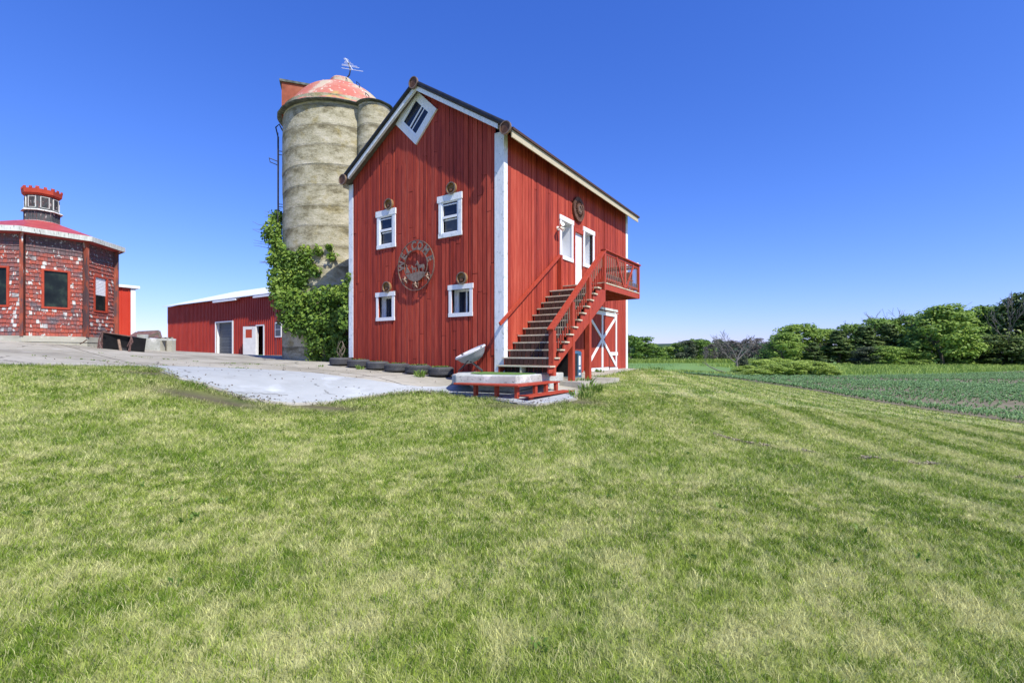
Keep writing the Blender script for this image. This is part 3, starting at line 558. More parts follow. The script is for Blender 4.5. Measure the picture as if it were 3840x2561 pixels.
# roof
th=.11
def rp(s,extra=0):return RZ-SL*abs(s-RS)+extra
mb=MB('b')
for s0,s1 in ((RS,-.42),(RS,6.50)):
    a0,a1=-.26,9.58
    vs=[(s0,a0,rp(s0,-.07)),(s1,a0,rp(s1,-.07)),(s1,a1,rp(s1,-.07)),(s0,a1,rp(s0,-.07)),(s0,a0,rp(s0,.03)),(s1,a0,rp(s1,.03)),(s1,a1,rp(s1,.03)),(s0,a1,rp(s0,.03))]
    mb.add(vs,[(0,3,2,1),(4,5,6,7),(0,1,5,4),(1,2,6,5),(2,3,7,6),(3,0,4,7)])
roof=mb.build('roof','bark',barn)
mb=MB('b');rr=random.Random(3)
for sg,s1 in ((-1,-.47),(1,6.55)):
    n=26
    for i in range(n):
        sa=RS+(s1-RS)*i/n;sb=RS+(s1-RS)*(i+1)/n+.0*sg;t=-.27
        while t<9.6:
            t2=min(t+.33,9.62);e=.032+rr.uniform(0,.004);mb.add([(sa,t,rp(sa,e)),(sb,t,rp(sb,e+.014)),(sb,t2-.008,rp(sb,e+.014)),(sa,t2-.008,rp(sa,e)),(sb,t,rp(sb,e)),(sb,t2-.008,rp(sb,e))],[(0,1,2,3),(1,4,5,2)],rr.random());t=t2
mb.build('roof_shingles','shingle',roof)
# rake boards and black rake caps, eave fascia
def rake(sa,sb,drop0,drop1,t0,t1,mb):
    mb.prism([(sa,rp(sa,drop1)),(sb,rp(sb,drop1)),(sb,rp(sb,drop0)),(sa,rp(sa,drop0))],t0,t1,'y',rr.random())
mb=MB('b');rake(RS,-.02,-.185,-.02,-.305,-.262,mb);rake(RS,6.20,-.185,-.02,-.305,-.262,mb);rake(RS,.28,-.185,-.145,-.262,-.225,mb);rake(RS,6.20,-.185,-.145,-.262,-.225,mb);mb.build('rake_board','peel',barn)
for sa,sb in ((RS,-.31),(RS,6.39)):
    p=[Vector((sa,-.30,rp(sa,.035))),Vector((sb,-.30,rp(sb,.035)))];MB('b').tube(p,.075,12).build('rake_cap','blackmetal',barn,smooth=True)
mb=MB('b')
for s in (RS-1.5,RS+1.5):pass
mb=MB('b');mb.box((-.452,-.255,5.675),(-.421,9.57,5.893),.5);mb.build('eave_fascia','soffit',barn)
MB('b').box((-.50,-.27,5.86),(-.453,9.62,5.925)).build('roof_edge','shingle',roof)
MB('b').box((6.501,-.255,5.68),(6.53,9.57,5.85)).build('eave_fascia','soffit',barn)
# corner boards
mb=MB('b');mb.box((.0,-.034,-.5),(.275,-.001,6.03));mb.build('corner_board','peel',barn)
mb=MB('b');mb.box((-.034,-.034,-.5),(-.001,.15,6.02));mb.build('corner_board','peel',barn)
mb=MB('b');mb.box((6.28,-.034,-.13),(6.50,-.001,5.82));mb.build('corner_board','peel',barn)
mb=MB('b');mb.box((-.034,9.22,-.64),(-.001,9.44,6.02));mb.build('corner_board','white',barn)
# windows
def hung(s0,s1,z0,z1,label):
    "flush double hung window on the gable"
    mb=MB('b');y0,y1=-.05,-.012
    mb.box((s0+.0,y0-.012,z1-.18),(s1+.03,y1,z1+.01),.6);mb.box((s0+.01,y0-.006,z0),(s1-.01,y1,z0+.12),.5)
    mb.box((s0+.02,y0,z0+.12),(s0+.14,y1,z1-.18),.4);mb.box((s1-.13,y0,z0+.12),(s1-.02,y1,z1-.18),.7)
    w=mb.build('window','peel',barn);w['label']=label
    a,b=s0+.14,s1-.13;zm=(z0+z1)/2-.02;f=MB('b')
    for p,q in (((a,-.036,z0+.12),(a+.045,-.0,z1-.18)),((b-.045,-.036,z0+.12),(b,-.0,z1-.18)),((a+.045,-.03,z1-.215),(b-.045,-.0,z1-.18)),((a+.045,-.034,zm-.035),(b-.045,.0,zm+.035)),((a+.045,-.03,z0+.12),(b-.045,.0,z0+.15))):f.box(p,q)
    f.box((a+.045,-.012,z1-.29),(b-.045,.0,z1-.255));f.box((a+.045,-.012,z1-.255),(a+.08,.0,zm+.035));f.build('sash','vinyl',w)
    f=MB('b').box((a+.05,.03,zm-.09),(b-.05,.036,zm-.05),.5);f.build('sash_rail','vinyl',w)
    MB('b').box((a+.045,.008,zm),(b-.045,.012,z1-.18)).build('pane','glass',w)
    MB('b').box((a+.045,.038,z0+.12),(b-.045,.042,zm)).build('pane','screen',w)
hung(1.42,2.34,3.42,4.65,'upper right double hung window of the gable');hung(4.16,5.06,3.42,4.65,'upper left double hung window of the gable')
def deep(axis,u0,u1,z0,z1,depth,ow,label,name='window'):
    "casing plus deep reveal; axis g = gable wall (u=s), axis w = stair wall (u=t)"
    P=(lambda u,e,z:(u,e,z)) if axis=='g' else (lambda u,e,z:(e,u,z))
    def bx(m,u,v,e0,e1,a,b,t=.5):m.box(P(u,e0,a),P(v,e1,b),t)
    mb=MB('b');bx(mb,u0-.02,u1+.02,-.052,-.012,z1-ow-.03,z1,.6);bx(mb,u0,u1,-.048,-.012,z0,z0+ow,.4)
    bx(mb,u0+.01,u0+ow,-.042,-.012,z0+ow,z1-ow-.03,.5);bx(mb,u1-ow,u1-.01,-.042,-.012,z0+ow,z1-ow-.03,.7)
    w=mb.build(name,'white',barn);w['label']=label
    a,b,c_,d=u0+ow-.012,u1-ow+.012,z0+ow-.012,z1-ow-.018;f=MB('b')
    bx(f,a-.02,a,-.011,depth,c_,d);bx(f,b,b+.02,-.011,depth,c_,d);bx(f,a-.02,b+.02,-.011,depth,c_-.02,c_);bx(f,a-.02,b+.02,-.011,depth,d,d+.02);f.build('reveal','vinyl',w)
    f=MB('b');m_=(a+b)/2;e0,e1=depth-.05,depth
    for (u,v,p,q) in ((a+.001,a+.045,c_+.001,d-.001),(b-.045,b-.001,c_+.001,d-.001),(a+.046,b-.046,c_+.001,c_+.045),(a+.046,b-.046,d-.045,d-.001),(m_-.022,m_+.022,c_+.046,d-.046)):bx(f,u,v,e0,e1,p,q)
    f.build('sash','vinyl',w)
    f=MB('b');bx(f,a,b,depth-.012,depth-.006,c_+.01,d-.01);f.build('pane','glass' if axis=='g' else 'paleglass',w)
    return w
deep('g',1.04,1.94,1.07,2.0,.30,.11,'lower right window of the gable set in a deep white reveal')
deep('g',4.22,5.10,1.07,2.0,.30,.11,'lower left window of the gable set in a deep white reveal')
wl=deep('w',3.19,4.16,3.12,4.55,.42,.125,'tall window left of the upper door');deep('w',4.96,5.92,3.12,4.55,.42,.125,'tall window right of the upper door')
# diamond window
cs,cz,hd=3.255,7.29,.875
def dia(k):return [(cs-k*hd*1.0,cz),(cs,cz-k*hd*.97),(cs+k*hd*1.0,cz),(cs,cz+k*hd*.97)]
def frame(mb,k0,k1,y0,y1):
    A,B=dia(k0),dia(k1)
    for i in range(4):
        j=(i+1)%4;mb.prism([A[i],A[j],B[j],B[i]],y0,y1,'y',rnd.random())
mb=MB('b');frame(mb,1.0,.70,-.075,-.012);w=mb.build('window','white',barn);w['label']='diamond shaped white framed window under the gable peak'
mb=MB('b');frame(mb,.70,.60,-.06,-.012);u=Vector((-.7,.72));
A=dia(.60);mb.prism([tuple(Vector(A[1]).lerp(Vector(A[2]),.47)),tuple(Vector(A[1]).lerp(Vector(A[2]),.54)),tuple(Vector(A[0]).lerp(Vector(A[3]),.54)),tuple(Vector(A[0]).lerp(Vector(A[3]),.47))],-.055,-.012,'y')
mb.prism([tuple(Vector(A[1]).lerp(Vector(A[2]),.30)),tuple(Vector(A[1]).lerp(Vector(A[2]),.35)),tuple(Vector(A[0]).lerp(Vector(A[3]),.35)),tuple(Vector(A[0]).lerp(Vector(A[3]),.30))],-.048,-.012,'y')
mb.build('sash','vinyl',w);MB('b').prism(dia(.61),-.042,-.037,'y').build('pane','glass',w)
# upper door
mb=MB('b')
mb.box((.05,4.33,2.20),(.09,5.0,4.24));dr=mb.build('door','plaindoor',barn);dr['label']='white panelled door at the top of the stairs';dr.data.materials[0]=MA['vinyl']
mb=MB('b')
for z0,z1 in ((2.35,2.95),(3.08,3.68),(3.8,4.1)):
    for a,b in ((4.42,4.62),(4.72,4.92)):
        mb.box((.044,a,z0),(.0495,b,z1),.2);mb.box((.040,a+.03,z0+.03),(.0435,b-.03,z1-.03),.9)
mb.build('door_panel','vinyl',dr)
MB('b').tube([(.049,4.40,3.12),(.0,4.40,3.12)],.03,10).build('handle','alum',dr)
mb=MB('b');mb.box((-.03,4.27,2.18),(.10,4.33,4.36));mb.box((-.03,5.0,2.18),(.10,5.06,4.36));mb.box((-.032,4.33,4.24),(.10,5.0,4.36));mb.build('door_frame','trimred',barn)
# sliding door below
sd=MB('b');u=5.06;rr=random.Random(8)
while u<8.03:
    wv=min(.13*rr.uniform(.9,1.1),8.03-u);sd.box((-.07,u+.003,-.52),(-.02-rr.uniform(0,.004),u+wv-.003,1.62),rr.uniform(.2,.7));u+=wv
sdo=sd.build('sliding_door','siding',barn);sdo['label']='red sliding barn door with white cross bracing'
mb=MB('b')
def bar(p,q,wd=.13,e=-.073,t=.6):
    p=Vector(p);q=Vector(q);d=(q-p).normalized();n=Vector((-d.y,d.x))*wd/2
    mb.prism([tuple(p-n),tuple(q-n),tuple(q+n),tuple(p+n)],e,e-.024,'x',t)
bar((5.13,-.52),(5.13,1.62));bar((7.96,-.52),(7.96,1.62));bar((6.54,-.52),(6.54,1.62),.14);bar((5.06,1.56),(8.03,1.56),.14,-.0745)
bar((5.13,-.50),(6.50,.55),.12,-.076);bar((6.58,.58),(7.9,1.46),.12,-.077);bar((5.18,1.46),(6.50,.60),.12,-.0775);bar((6.58,.52),(7.9,-.46),.12,-.078)
bar((7.3,.0),(8.1,.0),.13,-.080);bar((7.26,-.60),(8.08,-.60),.10,-.080);bar((5.06,-.59),(7.2,-.59),.12,-.05)
mb.build('cross_brace','white',sdo)
MB('b').box((-.10,5.02,1.70),(-.02,8.12,1.79)).box((-.12,5.02,1.62),(-.102,8.12,1.64)).build('door_track','fascia',sdo)
for t in (5.32,7.75):MB('b').box((-.125,t-.035,1.38),(-.1015,t+.035,1.66)).box((-.125,t-.035,1.35),(-.1015,t+.10,1.40)).build('hanger','vinyl',sdo)
MB('b').box((-.075,7.22,-.56),(-.0715,7.27,-.02)).build('door_gap','darkback',sdo)
# ------------------------------------------------------------------ round caps at the rake ends, tubs over the windows
for s,z,lb in ((-.315,5.905,'round rusty disc at the right eave end of the barn gable'),(3.04,8.135,'round rusty disc at the peak of the barn gable'),(6.385,5.905,'round rusty disc at the left eave end of the barn gable')):
    o=bthing('round_end_cap',lb,'metal disc',s,-.34,z-.17,'round discs on the rake ends')
    MB('b').lathe([(.150,0),(.160,-.012),(.160,.03)],(s,-.38,z),'y',24).build('disc','rust',o,smooth=True);m_=MB('b').ring((s,-.38,z),.150,.178,-.02,.04,n=28).build('rim','rim',o)
for s,z,lb in ((1.80,4.815,'brown round tub nail above the upper right gable window'),(4.45,4.81,'x'),(1.405,2.165,'x'),(4.54,2.15,'x')):
    lb='small round tub fixed above the %s gable window'%{1.80:'upper right',4.45:'upper left',1.405:'lower right',4.54:'lower left'}[s]
    o=bthing('round_tub',lb,'hanging tub',s,-.15,z-.17,'round tubs over the gable windows')
    MB('b').ring((s,-.012,z),.150,.172,-.085,0,n=28).build('tub_side','tub',o);MB('b').lathe([(.149,-.015),(.149,-.028)],(s,-.0,z),'y',24).build('tub_bottom','tub',o)
    MB('b').ring((s,-.012,z),.147,.180,-.10,-.085,n=28).build('rim','rim',o);MB('b').tube([(s,-.03,z-.06),(s,-.095,z-.04)],[.07,.05],8).build('hook_block','rust',o)
# ------------------------------------------------------------------ welcome sign
sg=bthing('welcome_sign','round metal WELCOME sign with horses and stars on the gable wall','sign',3.205,-.1,1.94);wc,wz,yf,yb=3.205,2.705,-.115,-.10
MB('b').ring((wc,0,wz),.752,.772,yf-.008,yb+.008,n=72).ring((wc,0,wz),.475,.495,yf-.004,yb+.004,n=60).build('rings','rim',sg)
def glyph(ch,size,ex):
    cu=bpy.data.curves.new('g','FONT');cu.body=ch;cu.size=size;cu.extrude=ex;cu.offset=.012;cu.align_x='CENTER';cu.resolution_u=3
    ob=bpy.data.objects.new('g',cu);COL.objects.link(ob);dg=bpy.context.evaluated_depsgraph_get();me=bpy.data.meshes.new_from_object(ob.evaluated_get(dg))
    v=[tuple(x.co) for x in me.vertices];f=[tuple(p.vertices) for p in me.polygons];bpy.data.objects.remove(ob);bpy.data.curves.remove(cu);bpy.data.meshes.remove(me);return v,f
for ch,deg in zip('WELCOME',(176,147.5,122,97,72.5,44,14)):
    v,f=glyph(ch,.34,.008);a=R(deg);mb=MB('b');zs=[q[2] for q in v];xs=[q[0] for q in v];xm=(min(xs)+max(xs))/2;hy=max(q[1] for q in v)
    vs=[]
    for x,y,z in v:
        x=(x-xm)*.92;rr_=.492+(y/hy)*.262;px=math.cos(a)*rr_+math.sin(a)*x;pz=math.sin(a)*rr_-math.cos(a)*x
        vs.append((wc-px,-.108-z,wz+pz))
    mb.add(vs,f);o=mb.build('letter','signm',sg);o['label']='letter '+ch
n=28;arc=[(wc-.482*math.cos(a),wz+.482*math.sin(a)) for a in np.linspace(R(-148),R(-32),n)];MB('b').prism(arc[::-1]+[(wc+.40,wz-.235),(wc+.2,wz-.23),(wc-.05,wz-.20),(wc-.3,wz-.21)],yf,yb,'y').build('ground_plate','signm',sg)
def sil(pts,ox,oz,sc,nm):
    MB('b').prism([(wc-(ox+x*sc),wz+oz+z*sc) for x,z in pts],yf-.004,yb-.004,'y').build(nm,'signm',sg)
horse=[(0,.62),(.05,.58),(.12,.62),(.2,.80),(.17,.92),(.22,.96),(.3,.9),(.38,.70),(.5,.60),(.75,.62),(.93,.64),(1.02,.55),(1.05,.3),(1.0,.12),(.97,.3),(.93,.4),(.95,.2),(.92,0),(.86,0),(.87,.2),(.78,.36),(.62,.33),(.46,.34),(.44,.2),(.45,0),(.38,0),(.37,.2),(.33,.4),(.28,.55),(.2,.66),(.12,.7),(.05,.72)]
sil(horse,-.01,-.215,.36,'horse_figure');sil(horse,-.22,-.21,.24,'foal_figure')
sil([(0,0),(.06,.5),(.02,.72),(.1,.56),(.34,.6),(.12,.5),(.5,0)],-.42,-.21,.40,'windmill_figure')
for s,z in ((3.665,2.30),(3.21,2.115),(2.715,2.325)):
    pts=[]
    for k in range(10):
        a=math.pi/2+k*math.pi/5;rr_=.145 if k%2==0 else .055;pts.append((s+rr_*math.cos(a),z+rr_*math.sin(a)))
    st=MB('b');vs=[(p,-.108,q) for p,q in pts]+[(s,-.16,z),(s,-.10,z)];st.add(vs,[(i,(i+1)%10,10) for i in range(10)]+[(i,(i+1)%10,11) for i in range(10)]);so_=st.build('star','rim',sg)
    MB('b').ring((s,0,z),.122,.132,-.114,-.102,n=28).build('star_ring','rim',so_)
# ------------------------------------------------------------------ wheel ornament and lamp on the stair wall
wo=bthing('wall_wheel','rusty slotted iron wheel hung high on the stair side wall','wheel ornament',-.08,4.5,4.6)
c_=(0,4.50,5.03);mb=MB('b').ring(c_,.29,.42,-.10,-.06,'x',48).ring(c_,.30,.40,-.06,-.014,'x',48);mb.build('outer_ring','rust',wo)
mb=MB('b').ring(c_,.13,.19,-.125,-.07,'x',32)
for k in range(18):
    a=k*math.pi/9;p=Vector((-.085,4.5+.17*math.cos(a),5.03+.17*math.sin(a)));q=Vector((-.085,4.5+.31*math.cos(a),5.03+.31*math.sin(a)));mb.beam(p,q,.02,.035,(1,0,0))
mb.build('spokes','rust',wo);MB('b').lathe([(.09,-.11),(.12,-.04),(.13,-.02)],c_,'x',24).ring(c_,.10,.13,-.14,-.11,'x',24).build('hub','rim',wo)
lo=bthing('floodlight','cream twin floodlight beside the tall left window','lamp',-.1,2.85,3.95)
MB('b').lathe([(.06,-.055),(.07,-.008)],(0,3.05,4.06),'x',14).tube([(-.05,3.05,4.06),(-.14,2.98,4.07),(-.20,2.86,4.07)],.025,8).build('bracket','lamp',lo)
for p,q in (((-.18,2.90,4.07),(-.34,2.80,4.10)),((-.14,2.98,4.06),(-.28,2.98,3.96))):MB('b').tube([p,Vector(p).lerp(Vector(q),.45),q],[.03,.045,.07],12).build('lamp_head','lamp',lo,smooth=True)
# ------------------------------------------------------------------ staircase
stc=bthing('outdoor_staircase','red outdoor timber staircase with pale treads and railed landing on the barn side','staircase',-.75,1.5,-.7)
N=13;ST0=-.38;DT=.262;DZ=.2075;Z0=-.30
def sz(t):return Z0+(t-ST0)/DT*DZ
rr=random.Random(12)
for k in range(N-1):
    t=ST0+DT*k;z=Z0+DZ*k;mb=MB('b');mb.box((-.03,t,z-.036),(-1.66,t+.135,z),rr.random());mb.box((-.03,t+.142,z-.036),(-1.655,t+.275,z-.001),rr.random());mb.build('tread','treads',stc)
for k in range(N-1):  # dark boards added behind the open treads in place of the shade there
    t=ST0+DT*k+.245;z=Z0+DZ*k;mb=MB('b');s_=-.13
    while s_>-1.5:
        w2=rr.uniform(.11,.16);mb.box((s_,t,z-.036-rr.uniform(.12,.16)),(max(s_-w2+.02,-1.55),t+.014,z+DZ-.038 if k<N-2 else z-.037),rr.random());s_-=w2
    mb.build('shade_board','stairshade',stc)
for s,nm in ((-.10,'stringer'),(-.78,'stringer'),(-1.59,'stringer')):
    poly=[];
    for k in range(N-1):
        t=ST0+DT*k+.02;z=Z0+DZ*k-.037
        poly+=[(t,z-DZ if k else z-.15),(t,z)]
    poly+=[(3.2,Z0+DZ*(N-2)-.037),(3.2,Z0+DZ*(N-2)-.36),(ST0+.18,-.49),(ST0+.02,-.49)]
    mb=MB('b');mb.prism(poly,s-.02,s+.02,'x',.4);mb.build('stringer','treads' if nm=='stringer' and s==-.78 else 'trimred',stc)
for t0,zt,zb in ((-.14,.585,-.56),(.93,1.40,-.80),(2.0,2.20,-.80)):
    mb=MB('b');mb.box((-1.62,t0,zb),(-1.48,t0+.14,zt),rr.random());mb.build('post','trimred',stc)
def cap(p,q,wd,hh):return MB('b').beam(p,q,wd,hh)
p=Vector((-1.55,-.20,.60));q=Vector((-1.55,3.24,3.215));m_=cap(p,q,.17,.042);m_.build('handrail','trimred',stc)
d=Vector((0,0,-.07));MB('b').beam(p+d+Vector((0,.1,.07)),q+d,.045,.10).build('handrail_support','trimred',stc)
lo0=Vector((-1.55,.05,-.02));lo1=Vector((-1.55,3.15,2.42))
def baluster(a,b):
    mb=MB('b').tube([a,b],.011,6);o=mb.build('baluster','bronze',stc);return o
def rt(t):return p.z+(t-p.y)*(q.z-p.z)/(q.y-p.y)
t=.10;i=0
while t<3.1:
    if not(.88<t<1.12 or 1.95<t<2.19):
        zt=rt(t)-.08;zb=sz(t)+.06
        baluster((-1.55,t,zt),(-1.55,t,zb+.12));MB('b').box((-1.57,t-.018,zb-.10),(-1.54,t+.018,zb+.16),rr.random()).build('baluster_foot','trimred',stc)
    t+=.128
# wall-side handrail
MB('b').beam((-.11,-.33,.78),(-.11,3.02,3.16),.05,.09).build('wall_handrail','trimred',stc)
# landing
LA,LB=3.16,6.40
mb=MB('b')
dk=[]
t=LA
while t<LB-.02:
    t2=min(t+.14,LB);dk.append((t,t2-.007));t=t2
for a,b in dk:
    MB('b').box((-.03,a,2.175),(-1.60,b,2.205),rr.random()).build('deck_board','treads',stc)
mb=MB('b');mb.box((-1.585,LA,1.99),(-1.545,LB,2.172),.6);mb.box((-.036,LA,1.99),(-1.543,LA+.04,2.172),.4);mb.box((-.036,LB-.04,1.99),(-1.543,LB,2.172),.4);mb.box((-.038,LA+.042,1.99),(-.075,LB-.042,2.172),.3);mb.build('rim_joist','trimred',stc)
for t in np.linspace(LA+.4,LB-.4,7):MB('b').box((-.08,t-.02,2.0),(-1.542,t+.02,2.172)).build('joist','trimred',stc)
for s,t,z1,z0 in ((-1.60,LA,3.19,1.96),(-1.60,LB-.10,3.19,2.0),(-.16,LB-.10,3.19,2.206),(-.16,LA-.12,3.19,2.0)):
    MB('b').box((s,t,z0),(s+.10 if s<-1 else s+.12,t+.10,z1),rr.random()).build('post','trimred',stc)
MB('b').box((-1.64,LA-.03,3.19),(-1.48,LB+.04,3.225)).build('handrail','shakepost' if False else 'trimred',stc)
MB('b').box((-1.478,LB-.13,3.19),(-.04,LB+.03,3.225)).build('handrail','trimred',stc)
MB('b').box((-1.575,LA+.102,3.08),(-1.535,LB-.102,3.16)).box((-1.575,LA+.102,2.30),(-1.535,LB-.102,2.37)).build('rail_bar','trimred',stc)
MB('b').box((-1.495,LB-.07,3.08),(-.17,LB-.03,3.16)).box((-1.495,LB-.07,2.30),(-.17,LB-.03,2.37)).build('rail_bar','trimred',stc)
for t in np.arange(LA+.19,LB-.15,.15):
    if not(4.55<t<5.15 and 0):
        MB('b').tube([(-1.555,t,2.20),(-1.555,t,3.12)],.011,6).box((-1.585,t-.018,2.30),(-1.577,t+.018,2.5),.6).build('baluster','bronze',stc)
for s in np.arange(-1.4,-.2,.118):MB('b').tube([(s,LB-.05,2.20),(s,LB-.05,3.12)],.011,6).build('baluster','bronze',stc)
mb=MB('b');mb.box((-1.61,4.86,2.21),(-1.588,4.99,3.1),.9);mb.build('rail_board','trimred',stc)
MB('b').beam((-1.60,4.15,3.12),(-1.60,4.82,2.24),.09,.02,(1,0,0)).build('rail_brace','trimred',stc);MB('b').beam((-1.60,5.75,3.10),(-1.60,5.03,2.24),.09,.02,(1,0,0)).build('rail_brace','trimred',stc)
bn=bthing('landing_bench','red slatted bench on the far end of the landing','bench',-.8,6.0,2.206)
MB('b').box((-1.45,5.72,2.60),(-.25,6.12,2.64)).build('seat','trimred',bn)
MB('b').box((-1.42,6.10,2.64),(-.28,6.14,2.95)).build('backrest','trimred',bn)
for s in (-1.4,-.3):
    for t in (5.76,6.06):MB('b').box((s-.03,t-.03,2.206),(s+.03,t+.03,2.60)).build('leg','trimred',bn)
sl=MB('b').box((-1.555,LB-.085,3.2251),(-1.515,LB-.045,3.25)).lathe([(.045,3.25),(.05,3.28),(.03,3.30)],(-1.535,LB-.065,0),'z',12).build('solar_post_lamp','lamp');tag(sl,'tiny white lamp on the outer corner of the landing rail','lamp')
# ------------------------------------------------------------------ stoop, carpet, red step planks, slabs, condenser
pad=[(-1.40,.84),(-1.38,-1.47),(.08,-1.9),(.32,-1.75),(.62,-1.25),(1.15,-.55),(1.15,-.05),(-.04,-.05),(-.04,.84)]
mb=MB('b').prism(pad,-.735,-.503,'z').prism([(-1.08,.6),(-1.08,-1.1),(-.2,-1.45),(.3,-1.1),(.8,-.5),(.8,-.06),(-.05,-.06),(-.05,.6)],-1.25,-.736,'z').prism([(-1.38,.83),(-1.38,.0),(-1.09,.0),(-1.09,.83)],-1.25,-.736,'z');o=mb.build('concrete_stoop','pad');tag(o,'raised pale concrete stoop at the foot of the red stairs','stoop')
bv=o.modifiers.new('b','BEVEL');bv.width=.03;bv.segments=2
mb=MB('b').prism([(-1.28,-.45),(-1.26,-1.15),(-.3,-1.45),(.1,-1.3),(.45,-.75),(.5,-.30),(-.2,-.28)],-.500,-.487,'z');tag(mb.build('door_mat','carpet'),'strip of green artificial turf lying on the concrete stoop','mat')
pl=bthing('step_planks','low red plank steps wrapped around the concrete stoop','steps',-1.6,-1.9,-1.05)
MB('b').prism([(-1.42,-.1),(-1.42,-1.52),(-.05,-1.93),(.0,-2.05),(-.08,-2.16),(-1.80,-2.05),(-1.78,-.1)],-.715,-.684,'z').build('upper_plank','trimred',pl)
MB('b').prism([(-1.82,-.02),(-1.82,-1.80),(-1.74,-1.95),(-2.09,-2.07),(-2.13,-.02)],-.93,-.90,'z').build('lower_plank','trimred',pl)
for s,t in ((-.6,-1.98),(-1.15,-1.92),(-1.65,-1.86),(-1.72,-1.2),(-1.72,-.7),(-1.72,-.2)):
    MB('b').box((s-.035,t-.05,-1.25),(s+.035,t+.05,-.716)).build('leg','trimred',pl)
for s,t in ((-2.0,-1.85),(-2.0,-1.0),(-2.0,-.2)):MB('b').box((s-.03,t-.06,-1.25),(s+.03,t+.06,-.931)).build('leg','trimred',pl)
mb=MB('b').box((-2.0,.62,-1.3),(-.04,3.35,-.735));o=mb.build('concrete_slab','conc');tag(o,'low concrete slab under the stair posts and the condenser','concrete slab')
ac=bthing('air_conditioner','slate blue air conditioner condenser with dark grille under the stairs','air conditioner',-.5,2.7,-.735)
mb=MB('b');mb.box((-.84,2.63,-.69),(-.14,3.05,0.0),.3)
for i in range(26):mb.box((-.85,2.612,-.67+i*.026),(-.15,2.628,-.655+i*.026),.9)
for i in range(14):mb.box((-.80+i*.05,2.608,-.68),(-.795+i*.05,2.611,-.01),1)
for i in range(26):mb.box((-.852,2.64,-.67+i*.026),(-.842,2.78,-.655+i*.026),.8)
mb.build('coil_grille','acgrille',ac)
MB('b').box((-.865,2.79,-.70),(-.841,3.06,0.0)).prism([(-.87,0.0),(-.12,0.0),(-.15,.07),(-.25,.10),(-.75,.10),(-.84,.07)],2.60,3.07,'y').box((-.87,2.60,-.735),(-.12,3.07,-.695)).build('housing','acblue',ac)
for z0,z1 in ((-.36,-.07),(-.49,-.40),(-.66,-.60)):MB('b').box((-.8695,2.86,z0),(-.8655,2.98,z1)).build('data_plate','vinyl',ac)
# ------------------------------------------------------------------ saucer chair
ch=thing('saucer_chair','pale grey folding saucer chair on dark crossed legs at the left of the stoop','chair',(-1.12,12.95,-.49))
cc=Vector((-1.13,12.95,.055));ax=Vector((-.427,-.10,.90)).normalized();u=Vector((.90,0,.427)).normalized();u=(u-ax*u.dot(ax)).normalized();vv=ax.cross(u)
def dish(prof,n=32):
    vs=[];fs=[]
    for r_q,h in prof:
        for k in range(n):
            a=2*math.pi*k/n;vs.append(cc+u*r_q*math.cos(a)*1.02+vv*r_q*math.sin(a)+ax*h)
    for i in range(len(prof)-1):
        for k in range(n):fs.append((i*n+k,i*n+(k+1)%n,(i+1)*n+(k+1)%n,(i+1)*n+k))
    return vs,fs
v,f=dish([(.43,.0),(.435,-.03),(.40,-.06),(.34,-.16),(.24,-.25),(.12,-.29),(.001,-.30)]);MB().add(v,f).build('shell','fabricb',ch,smooth=True)
v,f=dish([(.438,-.03),(.445,0),(.42,.025),(.39,.0),(.32,-.10),(.22,-.19),(.1,-.23),(.001,-.24)]);MB().add(v,f).build('cushion','fabric',ch,smooth=True)
zf=-.478
for dy in (-.26,.20):
    a=Vector((-.80,12.95+dy,zf+.015));b=Vector((-1.36,12.95+dy*.7,.0));MB().tube([a,b],.017,8).build('leg','legs',ch)
    a=Vector((-1.43,12.95+dy,zf+.015));b=Vector((-.80,12.95+dy*1.2,.19));MB().tube([a,b],.013,8).build('leg','legs',ch)
MB().tube([(-.80,12.69,zf+.015),(-.80,13.15,zf+.015)],.013,8).tube([(-1.43,12.69,zf+.015),(-1.43,13.15,zf+.015)],.013,8).build('foot_bar','legs',ch)
